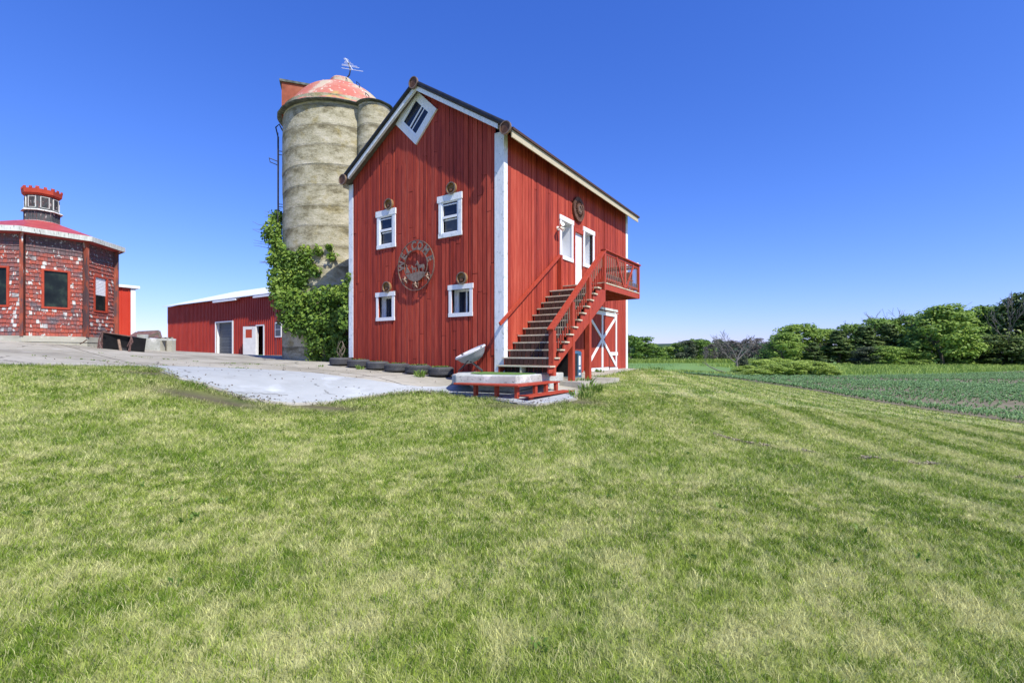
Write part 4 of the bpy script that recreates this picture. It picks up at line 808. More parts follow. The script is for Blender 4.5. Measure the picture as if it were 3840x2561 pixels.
# ------------------------------------------------------------------ tyre planters
TL=['flat sided tyre planter with a twisted vine stem, farthest left in the row','ribbed tyre planter just right of the one with the vine stem','third tyre planter from the silo end of the row','fourth tyre planter from the silo end of the row','fifth tyre planter with a thistle at its right foot','tyre planter nearest the grey saucer chair, right end of the row']
for i,(s,dz) in enumerate(((6.28,0),(5.36,0),(4.46,0),(3.58,0),(2.70,0),(1.80,0))):
    c_=BW(s,-.52);z=tz(c_.x,c_.y)+.055;rr_=.36+rnd.uniform(-.01,.015);h=.235;tl=R(rnd.uniform(-2,2))
    o=thing('tyre_planter',TL[i],'tyre planter',(c_.x,c_.y,z),rnd.random()*6,'old tyres used as planters along the gable wall')
    mb=MB();pr=[(.255,h-.02),(.27,h+.004),(.31,h+.008),(rr_-.02,h-.012),(rr_,h-.045)]
    for q in range(5):
        zq=h-.05-q*.032;pr+=[(rr_,zq),(rr_,zq-.018),(rr_-.010,zq-.021),(rr_-.010,zq-.029)]
    pr+=[(rr_,.035),(rr_-.03,.006),(.28,0)]
    mb.lathe(pr,(c_.x,c_.y,z),'z',44);nf=len(mb.f);mb.build('tyre','tyre',o,smooth=True)
    if i in (4,5,3):
        kb=MB()
        for lv in range(2):
            for k in range(52):
                a=2*math.pi*(k+.5*lv)/52;p0=Vector((c_.x+math.cos(a)*(rr_+.002),c_.y+math.sin(a)*(rr_+.002),z+.05+lv*.09));kb.beam(p0,p0+Vector((-math.sin(a)*.02,math.cos(a)*.02,.07)),.012,.02)
        kb.build('tread_blocks','tyre',o)
    MB().lathe([(.262,h-.045),(.15,h-.03),(.001,h-.025)],(c_.x,c_.y,z),'z',24).build('soil','soil',o)
    tuftobj('weeds',None,[(c_.x,c_.y,z+h-.04,.24,[10,70,60,90,150,260][i],.085)],30+i,parent=o)
    if i==0:
        mb=MB()
        for k in range(5):
            pts=[Vector((c_.x,c_.y,z+h-.04))];a=rnd.random()*6
            for j in range(5):pts.append(pts[-1]+Vector((math.cos(a+j*1.1)*.07+.0,math.sin(a+j*1.1)*.07,.12)))
            mb.tube(pts,[.022-.003*j for j in range(6)],6)
        mb.build('vine_stem','bark',o)
# ------------------------------------------------------------------ silo
SX,SY,SR=-7.46,21.0,2.36
si=thing('silo','tall lichen stained concrete silo with faded red dome behind the barn','silo',(SX,SY,-.5))
RZT=9.86;pr=[(SR+.02,-.6)];z=-.6+.0;k=0
rr=random.Random(5)
zj=-.5
while zj<RZT:
    a=SR+rr.uniform(-.012,.012);zt=min(zj+.79,RZT);pr+=[(a-.008,zj+.002),(a,zj+.02),(a+rr.uniform(-.006,.006),zj+.4),(a,zt-.02),(a-.008,zt-.004)];zj+=.79
def wob(mb,amp,sc,seed,c):
    vs=[]
    for v in mb.v:
        p=Vector(v);n=mnoise.noise(Vector((p.x*sc,p.y*sc,p.z*sc+seed)));d=Vector((p.x-c[0],p.y-c[1],0))
        if d.length>1e-3:d.normalize()
        vs.append(tuple(p+d*n*amp+Vector((0,0,n*amp*.4))))
    mb.v=vs
mb=MB().lathe(pr,(SX,SY,0),'z',96);wob(mb,.022,1.3,1,(SX,SY));mb.build('silo_wall','silo',si)
mb=MB().lathe([(SR+.0,RZT-.01),(SR+.17,RZT-.01),(SR+.20,RZT+.02),(SR+.16,RZT+.06),(SR-.05,RZT+.07)],(SX,SY,0),'z',96);wob(mb,.025,3,2,(SX,SY));mb.build('eave_ring','moss',si,smooth=True)
dpr=[(SR+.10,RZT+.055)]+[(SR+.07-(SR-.45)*q,RZT+.07+1.62*(q+.25*math.sin(math.pi*q))) for q in np.linspace(0,1,16)]
mb=MB().lathe(dpr,(SX,SY,0),'z',80);wob(mb,.03,1.5,3,(SX,SY));mb.build('dome','dome',si,smooth=True)
cpz=RZT+1.72;mb=MB().lathe([(.56,cpz-.12),(.50,cpz+.05),(.49,cpz+.30),(.44,cpz+.36),(.33,cpz+.42),(.001,cpz+.44)],(SX,SY,0),'z',32);wob(mb,.02,4,4,(SX,SY));mb.build('cap','dome',si,smooth=True)
# side chute
cx,cy,cr=-5.56,19.30,.64
pr=[(cr,-.5)];zj=-.5
while zj<RZT-.02:
    zt=min(zj+.79,RZT-.02);pr+=[(cr-.006,zj+.002),(cr+.004,zj+.02),(cr,zt-.02),(cr-.006,zt-.004)];zj+=.79
mb=MB().lathe(pr,(cx,cy,0),'z',40);wob(mb,.015,1.3,7,(cx,cy));w_=mb.build('chute','silo',si)
mb=MB().lathe([(cr-.02,RZT-.02),(cr+.10,RZT+.0),(cr+.12,RZT+.03),(cr+.04,RZT+.07),(cr*.5,RZT+.22),(.001,RZT+.28)],(cx,cy,0),'z',40);wob(mb,.03,3,9,(cx,cy));mb.build('chute_roof','moss',si,smooth=True)
# filler box on the dome
lw=Vector((-.942,-.335,0));lt=Vector((.335,-.942,0));cb=Vector((SX,SY,0))
def LB_(r,t,z):return cb+lw*r+lt*t+Vector((0,0,z))
def obox(mb,r0,r1,t0,t1,z0,z1,z1b=None):
    z1b=z1 if z1b is None else z1b
    mb.add([LB_(r0,t0,z0),LB_(r1,t0,z0),LB_(r1,t1,z0),LB_(r0,t1,z0),LB_(r0,t0,z1b),LB_(r1,t0,z1),LB_(r1,t1,z1),LB_(r0,t1,z1b)],[(0,3,2,1),(4,5,6,7),(0,1,5,4),(1,2,6,5),(2,3,7,6),(3,0,4,7)],rnd.random());return mb
bx_=obox(MB(),.9,2.34,-.55,.55,RZT-.1,11.18).build('filler_box','orangebox',si);obox(MB(),.85,2.42,-.62,.62,11.182,11.27).build('box_roof','moss',bx_)
# ladder and hoops
mb=MB();lc=R(199.6)
def rung(z0,z1,nm='ladder'):
    mb=MB();a=lc+.05;c=Vector((math.cos(a),math.sin(a),0));tt=Vector((-math.sin(a),math.cos(a),0));b=cb+c*(SR+.16)
    for s in(-.2,.2):mb.tube([b+tt*s+Vector((0,0,z0)),b+tt*s+Vector((0,0,z1))],.022,6)
    z=z0+.15
    while z<z1:mb.tube([b-tt*.2+Vector((0,0,z)),b+tt*.2+Vector((0,0,z+.0))],.014,5);z+=.36
    for z in np.arange(z0+.4,z1,2.2):
        for s in(-.2,.2):mb.tube([b+tt*s+Vector((0,0,z)),b+tt*s-c*.18+Vector((0,0,z))],.016,5)
    return mb.build(nm,'legs',si)
rung(3.6,9.15)
a=lc+.05;c=Vector((math.cos(a),math.sin(a),0));tt=Vector((-math.sin(a),math.cos(a),0));b=cb+c*(SR+.15)
MB().tube([b-tt*.22+Vector((0,0,7.95)),b-tt*.22+c*.33+Vector((0,0,8.05)),b+tt*.22+c*.33+Vector((0,0,8.05)),b+tt*.22+Vector((0,0,7.95))],.018,5).build('ladder_hoop','legs',si)
MB().tube([b+Vector((0,0,9.0)),b+c*.10+Vector((0,0,9.45)),b-c*.03+Vector((0,0,9.6)),b-c*.16+Vector((0,0,9.35))],.03,6).build('rail_hook','legs',si)
def hoop(p,t,w_,h,r=.016):
    p=Vector(p);t=Vector(t).normalized();o=Vector((0,0,h))
    return MB().tube([p-t*w_/2,p-t*w_/2+o,p+t*w_/2+o,p+t*w_/2],r,5).build('hand_loop','legs',si)
def domep(az,f):
    a=R(az);r=SR+.07-(SR-.45)*f;return Vector((SX+r*math.cos(a),SY+r*math.sin(a),RZT+.06+1.62*(f+.25*math.sin(math.pi*f))))
for az,f,dr in ((214,.25,1),(216,.5,1),(222,.78,1),(300,.75,1),(315,.5,1),(318,.2,1),(209,.08,1)):
    p=domep(az,f);hoop(p,(math.cos(R(az))*.6,math.sin(R(az))*.6,-.5),.34,.14)
an=thing('tv_antenna','bent roof television antenna on the silo dome cap','antenna',(SX+.1,SY-.1,cpz+.42))
ap=lambda x,z,d=0:Vector((SX+x,SY-.1+d,cpz+.42+z))
MB().tube([ap(-.05,.05),ap(.08,.0),ap(.25,.02),ap(.36,.16),ap(.40,.35),ap(.37,.55),ap(.31,.68)],.030,8).build('mast','legs',an,smooth=True)
bm0,bm1=ap(.17,.92,.06),ap(.52,.34,-.06);MB().tube([bm0,bm1],.014,6).build('boom','alum',an)
for f,wl_ in ((.02,.13),(.1,.2),(.2,.16),(.32,.26),(.45,.36),(.6,.6),(.70,.70),(.97,.86)):
    p=bm0.lerp(bm1,f);MB().tube([p-Vector((wl_*.5,wl_*.14,0)),p+Vector((wl_*.5,wl_*.14,-.01))],.010,5).build('element','alum',an)
# ------------------------------------------------------------------ vine
vi=thing('climbing_vine','leafy green creeper climbing the silo and spilling down beside the barn corner','vine',(-6.6,18.3,-.3))
BL=[(-9.95,20.3,5.75,.38,330),(-9.95,20.0,5.05,.52,850),(-9.6,19.9,4.45,.5,750),(-9.55,19.6,3.8,.48,700),(-9.15,19.45,4.0,.45,480),(-8.75,19.15,3.6,.45,450),(-8.0,18.85,3.9,.28,160),(-7.5,18.78,3.95,.2,80),(-7.1,18.72,4.1,.16,50),(-8.35,18.95,3.75,.3,200),(-7.9,18.85,3.5,.28,170),(-7.6,18.7,3.2,.25,110),(-8.4,18.9,3.3,.3,220),(-7.0,18.75,3.75,.2,60),
(-9.35,19.3,3.1,.5,700),(-9.15,19.0,2.5,.55,850),(-5.8,16.7,1.5,.24,170),(-5.85,16.75,1.05,.26,190),(-5.85,16.72,2.1,.26,190),(-8.7,18.9,2.85,.5,550),(-8.2,18.7,2.9,.38,300),(-8.55,18.4,1.95,.6,900),(-7.9,18.2,1.95,.55,800),(-7.2,17.95,2.0,.5,700),(-6.6,17.7,2.05,.45,550),(-6.15,17.3,2.15,.35,330),
(-8.2,18.3,1.2,.55,650),(-7.4,18.05,1.2,.6,800),(-6.6,17.7,1.25,.55,700),(-6.15,17.4,1.3,.35,350),(-7.5,18.15,.55,.42,380),(-6.9,17.9,.45,.45,420),(-6.35,17.6,.55,.4,330),(-6.2,17.4,.1,.3,130),(-7.6,18.3,.0,.3,170),(-7.5,18.35,-.2,.22,110),(-6.8,17.95,-.05,.3,110),(-5.75,16.62,2.35,.22,90),(-5.62,16.5,2.65,.13,30),(-5.78,16.7,1.9,.2,50),(-8.9,18.7,1.35,.3,170)]
r=np.random.RandomState(4);PP=[];NN=[];TT=[]
for (x,y,z,q,n) in BL:
    n=int(n*1.05);d=r.normal(size=(n,3));d/=np.linalg.norm(d,axis=1,keepdims=True);rad=q*(.45+.66*r.rand(n)**1.5)[:,None]
    P=np.array([x,y,z])+d*rad*[1,.75,1.05]
    # keep leaves outside the silo wall
    v=P[:,:2]-[SX,SY];dist=np.linalg.norm(v,axis=1);k=dist<SR+.05;P[k,:2]=np.array([SX,SY])+v[k]/dist[k][:,None]*(SR+.05+r.rand(k.sum())[:,None]*.2)
    b=P[:,:2]-np.array([C0.x,C0.y]);s_=b@np.array([D1.x,D1.y]);t_=b@np.array([D2.x,D2.y]);k=~((s_<S+.12)&(t_>-.06));P=P[k];d=d[k]
    N_=d*.7+np.array([.2,-.6,.35])+r.normal(size=d.shape)*.75;PP.append(P);NN.append(N_);TT.append(np.clip(.15+.5*r.rand(len(P))+.3*(d[:,2]*.5+.3)+r.normal()*.06,0,1))
PP=np.concatenate(PP);NN=np.concatenate(NN);TT=np.concatenate(TT)
for k in range(60):pass
leaves('foliage',PP,NN,.07+.13*r.rand(len(PP))**1.5,TT,'ivy',vi,5,.72)
sy=thing
mb=MB();rr=random.Random(2)
for k in range(26):
    p=Vector((rr.uniform(-7.7,-6.1),0,-.35));p.y=18.55-(p.x+7.7)*.55+rr.uniform(-.1,.1);pts=[p]
    for j in range(7):
        p=p+Vector((rr.uniform(-.12,.12),rr.uniform(-.04,.04),rr.uniform(.15,.32)));pts.append(p)
    mb.tube(pts,[.03-.003*j for j in range(8)],5)
for x,y,z in ((-10.2,20.2,5.9),(-10.6,20.0,5.2),(-10.5,19.9,4.5),(-10.2,19.8,3.7)):
    for j in range(3):
        p=Vector((x,y,z+rr.uniform(-.2,.2)));mb.tube([p+Vector((.5,0,-.1)),p,p+Vector((-.25,.0,rr.uniform(-.05,.15)))],[.01,.008,.004],4)
mb.build('stems','bark',vi)
# ------------------------------------------------------------------ long red steel shed
sh_=bthing('machine_shed','long red ribbed steel shed with white roof behind the yard','shed',30,9,-.2)
T=6.82;ZE=3.95;SA,SB=17.0,39.2
holes=[(28.5,30.9,-.6,2.30),(24.38,25.22,-.6,1.88)]
for nm,rib in (('front_wall',0),):
    mb=MB('b');u=SA
    for a,b,c_,d in subtract((SA,SB,-.1,ZE),holes):mb.box((a,T,c_),(b,T+.06,d),.5)
    while u<SB-.05:
        for a,b,c_,d in subtract((u,u+.045,-.1,ZE-.02),[(28.3,31.1,-.6,2.38),(24.2,26.3,-.6,1.98),(22.2,22.95,1.05,2.08)]):
            if b-a>.03:mb.box((a,T-.042,c_),(b,T-.001,d),rnd.choice([.5,.7,.9]))
        u+=.228
    mb.build('front_wall','ribred',sh_)
mb=MB('b');mb.box((SB-.06,T+.06,-.1),(SB,T+10.8,ZE));mb.prism([(T+.06,ZE),(T+10.8,ZE),(T+5.41,ZE+1.78)],SB-.06,SB,'x');mb.box((SA,T+.06,-.1),(SA+.06,T+10.8,ZE));mb.box((SA,T+10.8,-.1),(SB,T+10.86,ZE));mb.build('rear_walls','ribred',sh_)
mb=MB('b');ov=.38
for t1 in (T-ov,T+10.8+ov):
    tm=T+5.41;z1=ZE-.0;sl_=1.78/5.41;ze=ZE+.03-ov*sl_*.15
    vs=[(SA-.1,t1,ze),(SB+.12,t1,ze),(SB+.12,tm,ZE+1.86),(SA-.1,tm,ZE+1.86)];mb.add(vs+[(a,b,c-.05) for a,b,c in vs],[(0,1,2,3),(7,6,5,4),(0,4,5,1),(1,5,6,2),(2,6,7,3),(3,7,4,0)])
mb.build('roof','wroof',sh_)
MB('b').box((SB-.005,T-.05,-.1),(SB+.05,T+.08,ZE)).build('corner_trim','white',sh_)
MB('b').box((SA,T-.05,-.75),(SB,T+.10,-.1)).build('foundation','block',sh_)
for a,b in ((27.3,30.6),(22.3,25.0)):MB('b').box((a,T-.40,ZE-.20),(b,T-.28,ZE-.08)).box((a,T-.27,ZE-.06),(b,T-.05,ZE-.03)).build('door_rail','vinyl',sh_)
rd=MB('b')
for i in range(12):rd.box((28.5,T+.22,-.3+i*.218),(30.9,T+.26,-.3+i*.218+.205),rnd.random())
rd.build('roller_door','greydoor',sh_)
MB('b').box((28.38,T-.05,-.3),(28.5,T+.3,2.34)).box((30.9,T-.05,-.3),(31.0,T+.3,2.34)).box((28.38,T-.045,2.30),(31.0,T+.3,2.38)).build('door_frame','white',sh_)
MB('b').box((24.28,T-.04,-.3),(24.38,T+.1,1.95)).box((25.22,T-.04,-.3),(25.30,T+.1,1.95)).box((24.28,T-.042,1.88),(25.30,T+.1,1.96)).build('door_frame','white',sh_)
MB('b').box((24.3,T+.7,-.5),(25.3,T+.75,2.0)).box((28.0,T+.5,-.5),(31.2,T+.55,2.5)).build('dark_interior','darkback',sh_)
h0=Vector((25.27,T-.06,0));h1=Vector((26.22,T-.42,0));dn=(h1-h0).normalized();nn=Vector((-dn.y,dn.x,0))*.02;dd=MB('b')
def dpan(a,b,z0,z1,mb,e=1):
    p=h0+dn*a;q=h0+dn*b;n=nn*e;mb.add([(p-n)+Vector((0,0,z0)),(q-n)+Vector((0,0,z0)),(q+n)+Vector((0,0,z0)),(p+n)+Vector((0,0,z0)),(p-n)+Vector((0,0,z1)),(q-n)+Vector((0,0,z1)),(q+n)+Vector((0,0,z1)),(p+n)+Vector((0,0,z1))],[(0,3,2,1),(4,5,6,7),(0,1,5,4),(1,2,6,5),(2,3,7,6),(3,0,4,7)])
for a,b,c_,d in subtract((0,1.0,-.18,1.86),[(.28,.80,1.08,1.66)]):dpan(a,b,c_,d,dd)
do=dd.build('open_door','plaindoor',sh_);m2=MB('b');dpan(.27,.81,1.07,1.67,m2,.4);m2.build('pane','trimred',do)
mb=MB('b').box((22.2,T-.05,1.07),(22.93,T-.005,2.05));wn=mb.build('window','white',sh_);MB('b').box((22.27,T-.056,1.15),(22.86,T-.051,1.56)).box((22.27,T-.056,1.60),(22.86,T-.051,1.98)).build('pane','screen',wn)
pb=thing('plant_tub','low dark tub of dried plants against the shed wall','plant tub',(-13.9,30.3,-.35));tp=(-13.9,30.2,tz(-13.9,30.2)+.03)
MB().lathe([(.35,0),(.45,.25),(.42,.28),(.3,.24),(.001,.24)],tp,'z',16).build('tub','tyre',pb);tuftobj('plants',None,[(tp[0],tp[1],tp[2]+.2,.4,80,.25)],77,m='fol_dark',parent=pb)
# ------------------------------------------------------------------ octagonal shingled building
OX,OY=-17.67,18.0
oc=thing('octagonal_building','old octagonal building with peeling red and purple shingles and low red roof','building',(OX,OY,.3))
ang=[R(-58.5+45*k) for k in range(8)];RW=2.10;RE=2.42;ZB=.62;ZS=4.02;ZEo=4.25
def octp(r,k,z,f=0):return Vector((OX+r*math.cos(ang[k%8]),OY+r*math.sin(ang[k%8]),z))
MB().prism([tuple(octp(RW-.02,k,0)[:2]) for k in range(8)],ZB-.1,ZS+.15,'z').build('wall_core','darkback',oc)
mb=MB();n=8
fp_=[tuple(octp(RW+.12,k,0)[:2]) for k in range(8)];mb.prism(fp_,-.5,ZB-.01,'z');fo=mb.build('foundation','block',oc)
mb=MB()
for k in range(8):
    a=octp(RW+.124,k,0);b=octp(RW+.124,k+1,0)
    for z in (ZB-.22,ZB-.43):mb.beam(a+Vector((0,0,z)),b+Vector((0,0,z)),.012,.015)
mb.build('block_joint','darkback',fo)
rs=random.Random(31);wins={7:(.28,.75),0:(.30,.73),1:(.28,.72),6:(.3,.7)}
for k in range(8):
    a=octp(RW,k,0);b=octp(RW,k+1,0);d=(b-a);Lf=d.length;d.normalize();nr=Vector((d.y,-d.x,0))
    if nr.dot(a-Vector((OX,OY,0)))<0:nr=-nr
    mb=MB();row=0;z=ZB;rh=.145;hole=None
    if k in wins:f0,f1=wins[k];hole=(f0*Lf-.0,f1*Lf,1.60,2.92)
    while z<ZS+.12:
        u=.07-rs.uniform(0,.09)
        while u<Lf-.07:
            wv=rs.uniform(.07,.14);p,q=max(u,.07),min(u+wv-.006,Lf-.07)
            if q>p+.01:
                q1=mnoise.noise(Vector((u*.7+k*5,z*.9,3)))*.5+.5;q2=mnoise.noise(Vector((u*2.2+k*9,z*2.5,8)))*.5+.5
                tn=.12+.62*q1*1.1+.45*(q2-.5)+rs.uniform(-.16,.16)
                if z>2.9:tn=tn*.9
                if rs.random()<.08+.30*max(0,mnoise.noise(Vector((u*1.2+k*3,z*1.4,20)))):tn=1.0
                if z>ZS-.5:tn=min(tn,.45)*.5  # eave shadow put into the tint of the top rows
                tn=min(1,max(0,tn));dz=rs.uniform(-.012,.012);e=rs.uniform(0,.006)
                for (pp,qq,za,zb) in subtract((p,q,z-.012+dz,z+rh),[hole] if hole else []):
                    e0=.030+e
                    vs=[a+d*pp+nr*e0+Vector((0,0,za)),a+d*qq+nr*e0+Vector((0,0,za)),a+d*qq+nr*.004+Vector((0,0,zb)),a+d*pp+nr*.004+Vector((0,0,zb)),a+d*pp+nr*-.01+Vector((0,0,za)),a+d*qq+nr*-.01+Vector((0,0,za))]
                    mb.add(vs,[(0,1,2,3),(4,5,1,0),(4,0,3),(5,2,1)],tn)
            u+=wv
        z+=rh
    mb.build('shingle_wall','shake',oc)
    if hole:
        s0,s1,z0,z1=hole
        def wb(m_,u0,u1,e0,e1,za,zb,t=.5):
            vs=[a+d*u0+nr*e0,a+d*u1+nr*e0,a+d*u1+nr*e1,a+d*u0+nr*e1];m_.add([v+Vector((0,0,za)) for v in vs]+[v+Vector((0,0,zb)) for v in vs],[(0,3,2,1),(4,5,6,7),(0,1,5,4),(1,2,6,5),(2,3,7,6),(3,0,4,7)],t)
        f=MB();wb(f,s0-.03,s0+.04,-.02,.05,z0-.03,z1+.03);wb(f,s1-.04,s1+.03,-.02,.05,z0-.03,z1+.03);wb(f,s0+.04,s1-.04,-.02,.048,z1-.03,z1+.03);wb(f,s0+.04,s1-.04,-.02,.055,z0-.03,z0+.04)
        wo_=f.build('window','trimred',oc);f=MB();wb(f,s0+.04,s1-.04,-.015,-.008,z0+.04,z1-.03);f.build('pane','octglass',wo_)
        if k==1:
            f=MB();wb(f,s0+.05,s1-.05,-.004,.0,z0+.62,z1-.04)
            for j in range(12):wb(f,s0+.05,s1-.05,.001,.006,z0+.64+j*.054,z0+.67+j*.054,.9)
            f.build('blind','vinyl',wo_)
for k in range(8):
    p=octp(RW+.035,k,0);MB().prism([(p.x+.12*math.cos(ang[k]+t),p.y+.12*math.sin(ang[k]+t)) for t in (R(157),R(22),R(-22),R(-157))],ZB-.02,ZS+.1,'z').build('corner_board','shakepost',oc)
# roof
ap_=Vector((OX,OY,5.02));mb=MB();E0=[octp(RE,k,ZEo) for k in range(8)];A0=[octp(.42,k,4.93) for k in range(8)]
for k in range(8):mb.add([E0[k],E0[(k+1)%8],A0[(k+1)%8],A0[k]],[(0,1,2,3)],[.3,.5,.2,.6,.4,.5,.3,.1][k])
mb.add(A0,[tuple(range(8))]);mb.add([octp(RE,k,ZEo-.14) for k in range(8)]+[octp(RW-.1,k,ZS) for k in range(8)],[(k,(k+1)%8,8+(k+1)%8,8+k) for k in range(8)],.1);orf=mb.build('roof','octroof',oc)
mb=MB()
for k in range(8):
    a,b=octp(RE+.01,k,0),octp(RE+.01,k+1,0);a2,b2=octp(RE+.04,k,0),octp(RE+.04,k+1,0);z0,z1=ZEo-.17,ZEo+.005
    mb.add([a+Vector((0,0,z0)),b+Vector((0,0,z0)),b2+Vector((0,0,z0)),a2+Vector((0,0,z0)),a+Vector((0,0,z1)),b+Vector((0,0,z1)),b2+Vector((0,0,z1)),a2+Vector((0,0,z1))],[(0,3,2,1),(4,5,6,7),(0,1,5,4),(3,2,6,7)],rs.random())
mb.build('fascia','fascia',orf)
cp=thing('x','x','x',(0,0,0));bpy.data.objects.remove(cp)
def ocr(r,z,tw=0):return [Vector((OX+r*math.cos(a+tw),OY+r*math.sin(a+tw),z)) for a in ang]
def oprism(mb,r0,z0,r1,z1,t=.5):
    A=ocr(r0,z0);B=ocr(r1,z1);mb.add(A+B,[tuple(range(7,-1,-1)),tuple(range(8,16))]+[(k,(k+1)%8,8+(k+1)%8,8+k) for k in range(8)],t)
mb=MB();oprism(mb,.52,4.72,.50,5.28);oprism(mb,.47,5.32,.47,5.83);cu=mb.build('cupola','cup',oc)
mb=MB();oprism(mb,.60,5.265,.57,5.315,.9);oprism(mb,.54,4.80,.53,4.90,.9);mb.build('cupola_ledge','fascia',cu)
for k in range(8):
    a=ocr(.475,0)[k];b=ocr(.475,0)[(k+1)%8];d=(b-a);Lf=d.length;d.normalize();nr=Vector((d.y,-d.x,0));nr=nr if nr.dot(a-Vector((OX,OY,0)))>0 else -nr
    mb=MB()
    def wb(m_,u0,u1,e0,e1,za,zb,t=.5):
        vs=[a+d*u0+nr*e0,a+d*u1+nr*e0,a+d*u1+nr*e1,a+d*u0+nr*e1];m_.add([v+Vector((0,0,za)) for v in vs]+[v+Vector((0,0,zb)) for v in vs],[(0,3,2,1),(4,5,6,7),(0,1,5,4),(1,2,6,5),(2,3,7,6),(3,0,4,7)],t)
    wb(mb,.06,.078,0,.03,5.38,5.79,1);wb(mb,Lf-.078,Lf-.06,0,.03,5.38,5.79,1);wb(mb,.08,Lf-.08,0,.028,5.775,5.79,1);wb(mb,.08,Lf-.08,0,.028,5.375,5.39,1);lv=mb.build('louver','fascia',cu)
    f=MB();wb(f,.08,Lf-.08,0,.004,5.39,5.77,.0);f.build('louver_back','darkback',lv);f=MB()
    for j in range(8):
        z=5.41+j*.045;f.add([a+d*.08+nr*.026+Vector((0,0,z)),a+d*(Lf-.08)+nr*.026+Vector((0,0,z)),a+d*(Lf-.08)+nr*.008+Vector((0,0,z+.026)),a+d*.08+nr*.008+Vector((0,0,z+.026)),a+d*.08+nr*.026+Vector((0,0,z-.008)),a+d*(Lf-.08)+nr*.026+Vector((0,0,z-.008))],[(0,1,2,3),(0,4,5,1)],.4)
    f.build('slats','cup',lv)
    for j in range(3):
        f=MB();uu=.06+j*.13;wb(f,uu,uu+.025,.03,.045,4.92,5.25,.9);f.build('batten','cup',cu)
mb=MB();oprism(mb,.50,5.84,.55,5.90,.2);oprism(mb,.56,5.902,.58,6.06,.4);cr_=mb.build('crown','crown',oc)
for k in range(8):
    a=ocr(.585,6.062)[k];b=ocr(.585,6.062)[(k+1)%8]
    for f0,f1 in ((-.13,.13),(.40,.60)):
        p,q=a.lerp(b,max(0,f0)),a.lerp(b,f1);ctr=Vector((OX,OY,6.062));pi_=ctr+(p-ctr)*.93;qi=ctr+(q-ctr)*.93;up=Vector((0,0,.075));MB().add([p,q,qi,pi_,p+up,q+up,qi+up,pi_+up],[(0,3,2,1),(4,5,6,7),(0,1,5,4),(1,2,6,5),(2,3,7,6),(3,0,4,7)],rs.random()).build('merlon','crown',cr_)
    f0=.87;p,q=a.lerp(b,f0),b;ctr=Vector((OX,OY,6.062));pi_=ctr+(p-ctr)*.93;qi=ctr+(q-ctr)*.93;up=Vector((0,0,.075));MB().add([p,q,qi,pi_,p+up,q+up,qi+up,pi_+up],[(0,3,2,1),(4,5,6,7),(0,1,5,4),(1,2,6,5),(2,3,7,6),(3,0,4,7)],rs.random()).build('merlon','crown',cr_)
# ------------------------------------------------------------------ bright red steel building behind it
e=Vector((-19.62,24.7,0));rb=thing('steel_outbuilding','small bright red steel outbuilding with white corner trim behind the octagonal building','outbuilding',(-22,24,.2))
dA=(D2*-1.0);p1=e+dA*5.0;nb=-D1*-1.0
def ob(mb,u0,u1,e0,e1,z0,z1,t=.5):
    vs=[e-D2*u0+D1*e0,e-D2*u1+D1*e0,e-D2*u1+D1*e1,e-D2*u0+D1*e1];mb.add([v+Vector((0,0,z0)) for v in vs]+[v+Vector((0,0,z1)) for v in vs],[(0,3,2,1),(4,5,6,7),(0,1,5,4),(1,2,6,5),(2,3,7,6),(3,0,4,7)],t)
mb=MB();ob(mb,0,4,0,3.5,-.2,3.36)
for k in range(14):ob(mb,.28*k+.12,.28*k+.15,-.03,-.001,-.2,3.34)
mb.build('wall','ribred2',rb);mb=MB();ob(mb,-.14,.06,-.06,-.035,-.2,3.36);ob(mb,-.14,-.001,-.034,.1,-.2,3.36);mb.build('corner_trim','vinyl',rb)
mb=MB();ob(mb,-.3,4.2,-.16,3.7,3.37,3.5);mb.build('roof','vinyl',rb)
# ------------------------------------------------------------------ low wall with rubble roof, tipped scrap box
def at(xp,yp,Yd):return Vector(((xp-1920)/1795*Yd,Yd,(1326.3-yp)/1795*Yd))
lw_=thing('bunker_wall','low grey concrete bunker wall between the octagonal building and the red shed','wall',(-16,22,-.1))
mb=MB();A=at(485,1270,21.2);B=at(600,1270,21.2);Cc=at(645,1270,21.2);zt=.67
def wl2(mb,a,b,z0,z1,th,t=.5):
    a=Vector((a.x,a.y,0));b=Vector((b.x,b.y,0));n=(b-a).normalized();n=Vector((-n.y,n.x,0))*th;mb.add([a+Vector((0,0,z0)),b+Vector((0,0,z0)),b+n+Vector((0,0,z0)),a+n+Vector((0,0,z0)),a+Vector((0,0,z1)),b+Vector((0,0,z1)),b+n+Vector((0,0,z1)),a+n+Vector((0,0,z1))],[(0,3,2,1),(4,5,6,7),(0,1,5,4),(1,2,6,5),(2,3,7,6),(3,0,4,7)],t)
wl2(mb,A,B,-.3,zt,.25);mb.build('wall','pad',lw_)
mb=MB();wl2(mb,B.lerp(Cc,.02),B.lerp(Cc,.12),-.3,.58,.22);wl2(mb,B.lerp(Cc,.6),Cc,-.3,.58,.24);mb.build('pier','block',lw_);mb=MB();wl2(mb,B.lerp(Cc,.01),Cc,.582,.665,.26);mb.build('lintel','pad',lw_)
mb=MB();wl2(mb,B.lerp(Cc,.05)+Vector((-.5,.7,0)),B.lerp(Cc,.98)+Vector((-.5,.7,0)),-.3,.75,.1);mb.build('inner_wall','conc',lw_)
rub=thing('collapsed_roof','collapsed brown plank roof sagging behind the low bunker wall','collapsed shed',(-16,24,.3))
mb=MB()
P1,P2,P3,P4=at(492,1262,22.2),at(516,1246,24.2),at(593,1242,24.8),at(600,1268,23.2)
for i in range(12):
    f=i/11;a=P1.lerp(P4,f);b=P2.lerp(P3,f);mb.beam(a,b,.19,.03,tint=rnd.random())
